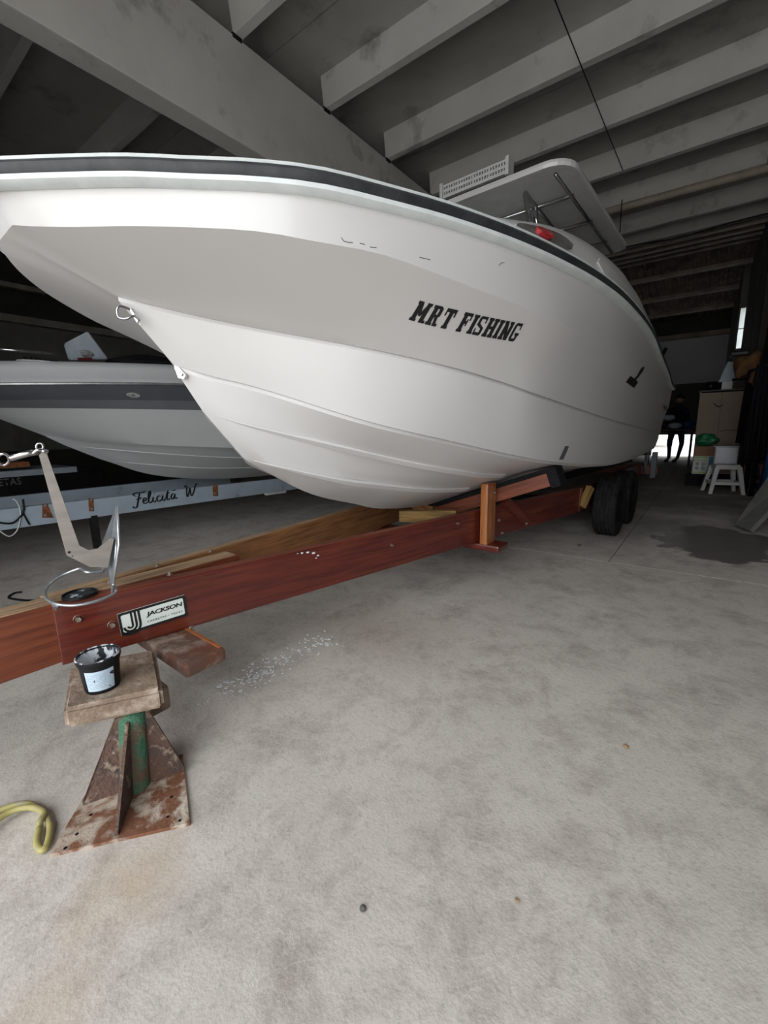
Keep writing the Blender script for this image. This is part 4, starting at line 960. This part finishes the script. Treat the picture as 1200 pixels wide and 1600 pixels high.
# trailer two
t2 = thing('boat_trailer', 'blue-grey steel boat trailer lettered with a script name under the grey motorboat', 'trailer', B(2, O2, 0))
WR = O2+.62; sx = lambda px, py: onw(px, py, WR)
a, b_ = sx(-120, 826), sx(455, 758)
zc2 = (sx(0, 812).z+sx(440, 757).z)/2
ra = sx(-150, 826); ra2 = sx(0, 812); rb2 = sx(440, 757)
dr = (rb2-ra2)
tdir = (rb2-ra2).normalized(); r_s = ra2-tdir*1.0; r_e = rb2+tdir*3.0
r_e.z = rb2.z
hgt = .155
rl = beam('side_rail', ra2-tdir*.9, rb2, .06, hgt, M_BLUEGREY, t2); beam('side_rail', rb2-tdir*.02, V((rb2.x+A_.x*3, rb2.y+A_.y*3, rb2.z)), .06, hgt, M_BLUEGREY, t2)
beam('side_rail', ra2-tdir*.9-P_*.75, rb2-P_*1.15, .06, hgt, M_BLUEGREY, t2)
rn = tdir.cross(V((0, 0, 1))).normalized(); rn = rn if rn.dot(P_) > 0 else -rn; rup = rn.cross(tdir); rup = rup if rup.z > 0 else -rup
def onr2(px, py, out=.031):
    d = ray(px, py); k = (ra2+rn*out-EYE).dot(rn)/d.dot(rn); return EYE+d*k
for p1, p2 in (((142, 781), (143, 795)), ((336, 759), (337, 771)), ((70, 790), (70, 805))):
    put('rust_streak', slab3([onr2(p1[0]-4, p1[1]-3), onr2(p1[0]+4, p1[1]-3), onr2(p2[0]+(14 if p1[0] == 70 else 4), p2[1]+4), onr2(p2[0]-4, p2[1]+4)], .002), M_ORUST, rl)
    for p_ in (p1, p2): bolt(onr2(*p_, .033), rn, .010, M_GALV, t2)
sa = onr2(145, 805, .0); beam('support_leg', V((sa.x, sa.y, sa.z)), V((sa.x+.0, sa.y, .0)), .07, .05, M_TYRE, t2, up=A_)
beam('skid_pad', onr2(415, 772, .05), onr2(445, 768, .05), .05, .03, M_WPLAS, t2)
tube('trailer_cable', spline([onr2(0, 830, .04), onr2(15, 838, .04), onr2(28, 826, .04), onr2(32, 800, .04), onr2(26, 784, .04), onr2(20, 780, .04)], 6), .004, M_PLATE, t2, 6)
tube('trailer_strap', spline([onr2(-5, 816, .04), onr2(20, 817, .04), onr2(36, 800, .04), onr2(36, 780, .04)], 5), .007, M_BLACK, t2, 6)
tube('trailer_strap', [onr2(36, 802, .04), onr2(46, 820, .04)], .006, M_BLACK, t2, 6)
# script lettering drawn with pen strokes
fA, fB = onr2(205, 791, .0325), onr2(313, 773, .0325); fw_ = (fB-fA).length
FM = Matrix.Translation(fA) @ Matrix(((fB-fA).normalized(), rn.cross((fB-fA).normalized())*(1 if rn.cross((fB-fA).normalized()).z > 0 else -1), rn)).transposed().to_4x4()
b = bmesh.new(); pen = (.055, .14)
K = [  # units: x-height .5, cap 1
 [(.55, .72), (.35, .80), (.30, .95), (.60, 1.0), (1.0, .98), (1.25, 1.05)], [(.80, .98), (.66, .6), (.52, .15), (.40, -.15), (.18, -.18), (.15, -.02)], [(.42, .48), (.70, .50), (.92, .56)],
 [(.95, .22), (1.18, .30), (1.22, .46), (1.05, .46), (.95, .22), (1.05, .03), (1.30, .12)],
 [(1.30, .12), (1.62, .80), (1.58, .98), (1.44, .70), (1.38, .15), (1.50, .02), (1.66, .16)],
 [(1.66, .16), (1.80, .48)], [(1.80, .48), (1.72, .12), (1.84, .02), (1.98, .16)],
 [(2.36, .42), (2.22, .48), (2.05, .28), (2.12, .05), (2.30, .05), (2.46, .18)],
 [(2.46, .18), (2.58, .48)], [(2.58, .48), (2.50, .12), (2.62, .02), (2.76, .18)],
 [(2.76, .18), (3.06, .85)], [(3.06, .85), (2.88, .15), (2.98, .02), (3.14, .14)], [(2.84, .58), (3.22, .62)],
 [(3.56, .44), (3.38, .46), (3.24, .24), (3.30, .04), (3.46, .12), (3.62, .46)], [(3.62, .46), (3.54, .12), (3.64, .02), (3.78, .12)], [(3.40, .74), (3.72, .78)],
 [(4.50, .85), (4.62, 1.0), (4.70, .85), (4.62, .30), (4.66, .02), (4.86, .40), (5.0, .80)], [(5.0, .80), (4.98, .25), (5.06, .04), (5.30, .40), (5.46, .80), (5.62, 1.02), (5.80, .98)]]
for st_ in K: ribbon(st_, pen, b)
uy_ = 0
for v in b.verts: v.co = FM @ V((v.co.x/5.85*fw_*1.0, v.co.y/5.85*fw_*1.0, 0))
put('script_lettering', b, M_INK, rl, kind='stuff')
put('dot', prism_bm([(.045*math.cos(a), .045*math.sin(a)) for a in [2*PI*i/8 for i in range(8)]], .001, FM @ Matrix.Diagonal((fw_/5.85, fw_/5.85, 1, 1)) @ Matrix.Translation((1.92, .72, 0))), M_INK, rl)
put('dot', prism_bm([(.045*math.cos(a), .045*math.sin(a)) for a in [2*PI*i/8 for i in range(8)]], .001, FM @ Matrix.Diagonal((fw_/5.85, fw_/5.85, 1, 1)) @ Matrix.Translation((2.70, .72, 0))), M_INK, rl)
# black board with lettering behind the anchor
XB = -6.2
q0, q1, q2, q3 = onx(-120, 725, XB), onx(118, 725, XB), onx(118, 800, XB), onx(-120, 830, XB)
y0_, y1_ = q0.y, q1.y
sg_ = thing('black_box_trailer', 'black box body with grey lettering and pale top stripe behind the blue-grey trailer', 'trailer', (XB, (y0_+y1_)/2, 0))
put('body', box(XB-.8, XB, -.9, onx(165, 760, XB).y, .25, onx(60, 742, XB).z, .02), M_BLACK, sg_)
put('top_stripe', box(XB-.8, XB+.01, -.9, onx(120, 735, XB).y, onx(60, 742, XB).z, onx(60, 733, XB).z), M_LCLOTH, sg_)
put('orange_bar', box(XB-.3, XB+.03, -.9, onx(45, 725, XB).y, onx(30, 730, XB).z, onx(30, 722, XB).z), M_ORANGE, sg_)
ta, tb_ = onx(-47, 764, XB+.012), onx(34, 758, XB+.012)
bt = fit(text_bm('CARRETAS', bold=.01, space=1.1), (tb_-ta).length, .078)
TMx = Matrix.Translation(ta) @ Matrix((V((0, 1, 0)), V((0, 0, 1)), V((1, 0, 0)))).transposed().to_4x4()
for v in bt.verts: v.co = TMx @ v.co
put('body_lettering', bt, mat('dull_grey_ink', (.16, .16, .17)), sg_)

# ------------------------------------------------------------ clutter by the right wall
def stool(name, c, hgt, m, label, cat='stool', s=1., rot=.25):
    t = thing(name, label, cat, c, 'plastic stools by the clutter'); R_ = Matrix.Translation(c) @ Matrix.Rotation(rot, 4, 'Z')
    bb = box(-.13*s, .13*s, -.13*s, .13*s, hgt-.035, hgt, .012); bb.transform(R_); put('seat', bb, m, t)
    for sx_ in (-1, 1):
        for sy in (-1, 1):
            b2 = bmesh.new(); A = []
            for z, k, hw in ((0, .175*s, .022), (hgt-.03, .115*s, .03)): A.append([b2.verts.new(R_ @ V((sx_*k+dx*hw, sy*k+dy*hw, z))) for dx, dy in ((-1, -1), (1, -1), (1, 1), (-1, 1))])
            for i in range(4): b2.faces.new((A[0][i], A[0][(i+1) % 4], A[1][(i+1) % 4], A[1][i]))
            b2.faces.new(A[0][::-1]); b2.faces.new(A[1]); put('leg', b2, m, t)
    for a, b3 in (((-1, -1), (1, -1)), ((1, -1), (1, 1)), ((1, 1), (-1, 1)), ((-1, 1), (-1, -1))):
        k = .155*s; p0 = R_ @ V((a[0]*k, a[1]*k, hgt*.36)); p1 = R_ @ V((b3[0]*k, b3[1]*k, hgt*.36)); beam('stretcher', p0, p1, .012, .045, m, t, bev=.002)
        p0 = R_ @ V((a[0]*k*.8, a[1]*k*.8, hgt*.9)); p1 = R_ @ V((b3[0]*k*.8, b3[1]*k*.8, hgt*.9)); beam('apron', p0, p1, .012, .05, m, t, bev=.002)
    return t
SC = V((.24, 8.25, 0)); stool('plastic_stool', SC, .43, M_WPLAS, 'white plastic stool with a clear tub on its seat', s=1.15)
stool('plastic_stool', V((.60, 8.65, 0)), .43, M_RED, 'dark red plastic stool behind the white one', s=.75, rot=0)
b = box(SC.x-.15, SC.x+.13, SC.y-.14, SC.y+.14, .432, .70, .02); tbx = put('clear_tub', b, M_CLEAR, None, **T('clear plastic storage tub on the white stool', 'tub'))
put('tub_rim', box(SC.x-.165, SC.x+.145, SC.y-.155, SC.y+.155, .69, .705, .004), M_CLEAR, tbx)
# cabinet / panel
cb = thing('tan_cabinet', 'tall tan laminate cabinet behind the cardboard box', 'cabinet', (.05, 9.4, 0))
put('cabinet_side', box(-.185, -.165, 9.15, 9.7, 0, 1.55), M_TAN, cb); put('cabinet_door', box(-.165, .11, 9.15, 9.17, .02, 1.53, .003), M_TAN, cb)
put('cabinet_door', box(.115, .40, 9.15, 9.17, .02, 1.53, .003), M_TAN, cb); put('cabinet_body', box(-.165, .42, 9.171, 9.7, .0, 1.535), M_TAN, cb)
put('cabinet_top', box(-.20, .44, 9.12, 9.72, 1.55, 1.575, .004), M_BLACK, cb)
tube('handle', spline([V((.02, 9.14, 1.36)), V((.05, 9.11, 1.32)), V((.09, 9.11, 1.30)), V((.13, 9.14, 1.33))], 4), .006, M_BLACK, cb, 6)
bx1 = ony(1130, 600, 9.25)
put('white_carton', box(.09, .23, 9.2, 9.45, 1.575, 1.70, .004), M_WPLAS, None, **T('small white carton on top of the tan cabinet', 'box'))
put('grey_bin', prism_bm([(.04, 1.70), (.30, 1.70), (.26, 2.00), (.13, 2.02)], .3, Matrix(((1, 0, 0, 0), (0, 0, 1, 9.4), (0, 1, 0, 0), (0, 0, 0, 1))), bev=.01), M_LCLOTH, None, **T('pale grey tapered bin stacked above the white carton', 'bin'))
put('toolbag', blob_bm((-.05, 9.4, 1.66), (.08, .10, .075), 5, .25), M_BLACK, None, smooth=True, **T('black tool bag beside the white carton on the cabinet', 'bag'))
bag_ = put('ochre_bag', blob_bm((.36, 8.5, 1.87), (.16, .15, .18), 6, .35), M_OCHRE, None, smooth=True, **T('ochre brown cloth bag with black flap under the bright window', 'bag')); put('bag_flap', box(.13, .36, 8.4, 8.6, 2.0, 2.07, .02), M_BLACK, bag_)
tube('wall_shelf', [V((.2, 8.5, 1.67)), V((.75, 8.5, 1.67))], .02, M_BLACK, None, 8, **T('dark rail carrying the ochre bag by the right wall', 'rail'))
# cardboard box with print, green bag
cbx = thing('cardboard_carton', 'white and green printed carton with open brown flap beside the white stool', 'box', (-.05, 9.05, 0))
put('carton_body', box(-.17, .16, 8.95, 9.13, .20, .50, .004), M_WPLAS, cbx); put('carton_top', box(-.165, .155, 8.955, 9.13, .50, .66, .004), M_CARD, cbx)
for z in (.22, .42, .47): put('green_stripe', box(-.168, .02, 8.945, 8.951, z, z+.02), M_LIME, cbx)
for x in (-.11, -.03):
    for z in (.30, .37): put('printed_disc', lathe_bm([(0, .003), (.026, .003), (.028, 0)], 16, Matrix.Translation((x, 8.948, z)) @ Matrix.Rotation(PI/2, 4, 'X')), M_BAND, cbx)
put('blue_print', box(.04, .15, 8.945, 8.951, .26, .49), mat('teal_print', (.02, .16, .2)), cbx)
put('pallet', box(-.25, .7, 8.93, 9.12, 0, .198, .01), M_DCLOTH, None, **T('low dark crate under the printed carton', 'crate'))
put('green_bag', blob_bm((-.02, 9.03, .765), (.15, .09, .105), 11, .3, 4), M_GREEN, None, smooth=True, **T('shiny green plastic bag on top of the printed carton', 'bag'))
tube('cabinet_cord', spline([V((.15, 9.1, .90)), V((.20, 9.1, .92)), V((.30, 9.1, .92)), V((.42, 9.1, .92))], 5), .005, M_OCHRE, None, 6, **T('thin ochre cord stretched across the tan cabinet', 'cord'))
# hanging clothes and plank
def cloth(name, x0, x1, y, ztop, zbot, m, seed, lab, cat='clothes', grp=None, fold=5, flare=.0, parent=None):
    b2 = bmesh.new(); rnd_ = random.Random(seed); nx, nz = 26, 18; g = [[], []]; ph_ = rnd_.random()*6
    for side in (0, 1):
        for j in range(nz+1):
            t = j/nz; row = []
            for i in range(nx+1):
                u = i/nx; fx_ = (u-.5)*(x1-x0)*(1-.25*(1-t)+flare*t)+(x0+x1)/2
                dy = .045*(.4+t)*math.sin(u*fold*2*PI+ph_+t)+(.03 if side else -.03)*(math.sin(PI*u)+.1)
                zz = ztop+(zbot-ztop)*t-.04*abs(u-.5)*(1-t)+.02*math.sin(u*9+ph_)*t
                row.append(b2.verts.new(V((fx_, y+dy, zz))))
            g[side].append(row)
    for side in (0, 1):
        for j in range(nz):
            for i in range(nx): b2.faces.new((g[side][j][i], g[side][j][i+1], g[side][j+1][i+1], g[side][j+1][i]))
    for j in range(nz):
        for i in (0, nx): b2.faces.new((g[0][j][i], g[0][j+1][i], g[1][j+1][i], g[1][j][i]))
    for i in range(nx):
        for j in (0, nz): b2.faces.new((g[0][j][i], g[0][j][i+1], g[1][j][i+1], g[1][j][i]))
    bmesh.ops.recalc_face_normals(b2, faces=b2.faces)
    if parent: return put(name, b2, m, parent, smooth=True)
    return put(name, b2, m, None, smooth=True, **T(lab, cat, grp))
HG = 'clothes hanging by the right wall'
for a in ((.30, .50, 7.6, 1.73, .75, M_DCLOTH, 1, 'black jacket hanging nearest the white stool'), (.36, .60, 7.2, 1.73, .55, M_DCLOTH, 2, 'black coat hanging between the jacket and the blue cloth'),
          (.34, .64, 6.95, 1.73, .60, M_DCLOTH, 3, 'long black overall hanging at the right picture edge'), (.52, .90, 6.30, 1.73, .35, M_BLUE, 5, 'bright blue cloth hanging at the right picture edge'), (.50, .95, 6.55, .95, .12, M_NAVY, 6, 'navy cloth hanging low beneath the blue one')):
    cloth('hanging_cloth', *a[:7], a[7], 'clothes', HG)
cloth('yellow_strap', .32, .50, 7.05, 1.66, 1.50, M_OCHRE, 8, 'dull yellow strap draped over the hanging black clothes', 'strap', None, 3)
rail_ = tube('clothes_rail', [V((.28, 8.7, 1.70)), V((.62, 5.8, 1.70)), V((.62, 5.8, .0))], .015, M_PURLIN, None, 8, **T('thin metal rail carrying the hanging black clothes', 'rail'))
for k, y in enumerate((7.6, 7.2, 6.7)):
    x = .25+(8.7-y)/3.1*.65; 
for k, (x, y, z0_, z1_, r_) in enumerate(((.50, 8.2, 0, 2.35, .03), (.56, 8.0, 0, 2.45, .035), (.62, 9.3, 0, 2.30, .025))):
    tube('tool_pole', [V((x, y, z0_)), V((x+.03, y, z1_))], r_, M_BLACK, None, 8, **T(('thin dark pole standing left in the row above the clothes', 'thickest dark pole above the hanging clothes', 'shortest dark pole above the ochre bag')[(0, 1, 2)[k]], 'pole', 'poles above the clothes'))
for k, (x, y) in enumerate(((.50, 8.2), (.56, 8.0), (.46, 8.4))): pass
pt0 = onz(1168, 826, .0); 
plank = put('leaning_plank', slab3([onz(1150, 822, .02), onz(1174, 831, .02), V((.95, 5.75, .85)), V((.78, 6.1, 1.0))], .04), M_GREY, None, **T('grey worn plank leaning outward from the floor at the right edge', 'plank'))
# table with clothes, person and the yard beyond the doorway
tbl = thing('folding_table', 'dark table piled with clothes before the far doorway', 'table', (-.75, 13.2, 0))
put('table_top', box(-1.25, -.28, 12.9, 13.6, .86, .90, .01), M_BLACK, tbl)
for x in (-1.7, -.34):
    for y in (12.95, 13.55): 
        if x > -1: put('leg', box(x-.02, x+.02, y-.02, y+.02, 0, .86), M_BLACK, tbl)
for x, y in ((-1.23, 13.5), (-1.23, 12.95)): put('leg', box(x-.015, x+.015, y-.015, y+.015, 0, .86), M_BLACK, tbl)
for k, (x, y, z, r3, mm, lab) in enumerate(((-1.02, 13.1, 1.0, (.15, .18, .09), M_NAVY, 'navy cloth heap at the left end of the far table'), (-.70, 13.1, .99, (.14, .16, .08), M_LCLOTH, 'pale grey cloth heap in the middle of the far table'), (-.42, 13.1, 1.01, (.12, .15, .10), M_BLUE, 'dull blue cloth heap at the right end of the far table'),
        (-.85, 13.12, 1.19, (.14, .13, .075), M_LCLOTH, 'pale cloth bundle in the upper layer on the far table'), (-.55, 13.12, 1.21, (.13, .14, .085), M_DCLOTH, 'black cloth bundle in the upper layer on the far table'), (-.70, 13.14, 1.37, (.2, .12, .07), M_DCLOTH, 'black cloth roll topmost on the far table'))):
    put('cloth_bundle', blob_bm((x, y, z), r3, 20+k, .12, 3), mm, None, smooth=True, **T(lab, 'cloth', 'cloths heaped on the far table'))
def skin_obj(name, joints, edges, m, parent, root=0, sub=2):
    me = bpy.data.meshes.new(name); me.from_pydata([j[0] for j in joints], edges, []); o = bpy.data.objects.new(name, me); COL.objects.link(o); me.materials.append(m)
    s_ = o.modifiers.new('skin', 'SKIN'); s_.use_smooth_shade = True
    for i, j in enumerate(joints):
        me.skin_vertices[0].data[i].radius = (j[1], j[1]*(j[2] if len(j) > 2 else 1)); me.skin_vertices[0].data[i].use_root = (i == root)
    sb = o.modifiers.new('sub', 'SUBSURF'); sb.levels = sub; sb.render_levels = sub
    o.parent = parent; WM[o.name] = WM[parent.name].copy(); return o
pe = thing('person', 'person in dark clothes standing behind the far table, legs seen against the doorway', 'person', (-.72, 14.4, 0))
bd = [((0, 0, .93), .13, .8), ((0, -.02, 1.15), .12, .75), ((0, -.05, 1.38), .15, .6), ((0, -.06, 1.50), .055), ((0, -.07, 1.56), .05),
      ((-.10, .0, .86), .095), ((-.13, -.03, .50), .065), ((-.12, .05, .10), .045), ((-.16, -.10, .05), .035),
      ((.10, .0, .86), .095), ((.15, -.06, .50), .065), ((.08, .04, .10), .045), ((.02, -.10, .05), .035),
      ((-.19, -.05, 1.40), .06), ((-.24, -.12, 1.13), .045), ((-.16, -.34, 1.02), .032), ((.19, -.05, 1.40), .06), ((.24, -.12, 1.13), .045), ((.16, -.34, 1.02), .032)]
ed = [(0, 1), (1, 2), (2, 3), (3, 4), (0, 5), (5, 6), (6, 7), (7, 8), (0, 9), (9, 10), (10, 11), (11, 12), (2, 13), (13, 14), (14, 15), (2, 16), (16, 17), (17, 18)]
skin_obj('body', bd, ed, M_NAVY, pe)
skin_obj('head', [((0, -.08, 1.58), .07), ((0, -.09, 1.68), .095), ((0, -.09, 1.74), .08)], [(0, 1), (1, 2)], M_SKIN, pe)
for sx_ in (-1, 1):
    put('ear', blob_bm((-.72+sx_*.092, 14.32, 1.66), (.012, .02, .03), 1, .05, 2), M_SKIN, pe, smooth=True); put('eye', blob_bm((-.72+sx_*.032, 14.222, 1.68), (.012, .008, .008), 1, 0, 2), M_BLACK, pe, smooth=True)
    hx, hy, hz_ = -.72+sx_*.155, 14.02, 1.0
    js = [((hx+.72, hy-14.4+.05, hz_+.01), .028), ((hx+.72, hy-14.4-.03, hz_), .034, .5)]; es = [(0, 1)]
    for k in range(4):
        x = hx+.72-.03+.02*k; js += [((x, hy-14.4-.075, hz_-.01), .009), ((x, hy-14.4-.11-.008*(k in (1, 2)), hz_-.03), .008)]; es += [(1, 2+2*k), (2+2*k, 3+2*k)]
    js += [((hx+.72-sx_*.045, hy-14.4-.02, hz_-.01), .010), ((hx+.72-sx_*.055, hy-14.4-.06, hz_-.02), .009)]; es += [(1, 10), (10, 11)]
    skin_obj('hand', js, es, M_SKIN, pe, sub=1)
put('nose', blob_bm((-.72, 14.21, 1.655), (.012, .018, .022), 1, .05, 2), M_SKIN, pe, smooth=True); put('mouth', blob_bm((-.72, 14.232, 1.615), (.025, .006, .006), 1, 0, 2), M_RED, pe, smooth=True)
put('hair', blob_bm((-.72, 14.335, 1.725), (.105, .105, .085), 3, .08, 3), M_BLACK, pe, smooth=True)
for sx_, x in ((-1, -.16), (1, .02)): put('shoe', box(-.72+x-.045, -.72+x+.05, 14.18, 14.46, 0, .075, .025), M_BLACK, pe)
# things out in the yard
yd = thing('white_pickup', 'white vehicle front seen through the far doorway', 'vehicle', (-2.0, 24, 0))
put('vehicle_body', box(-2.9, -1.2, 23, 27, .35, 1.0, .1), M_WPLAS, yd); put('cab', box(-2.8, -1.3, 24, 26.4, 1.0, 1.6, .15), M_WPLAS, yd); put('window_glass', box(-2.65, -1.45, 23.98, 24.02, 1.08, 1.48, .01), M_BAND, yd)
for x in (-2.7, -1.4): put('wheel', lathe_bm([(0, -.1), (.3, -.1), (.33, -.06), (.33, .06), (.3, .1), (0, .1)], 24, Matrix.Translation((x, 23.7, .33)) @ Matrix.Rotation(PI/2, 4, 'Y')), M_TYRE, yd)
put('yard_wall', box(-12, 12, 34, 34.3, 0, 2.4), M_GEL2, **ST)
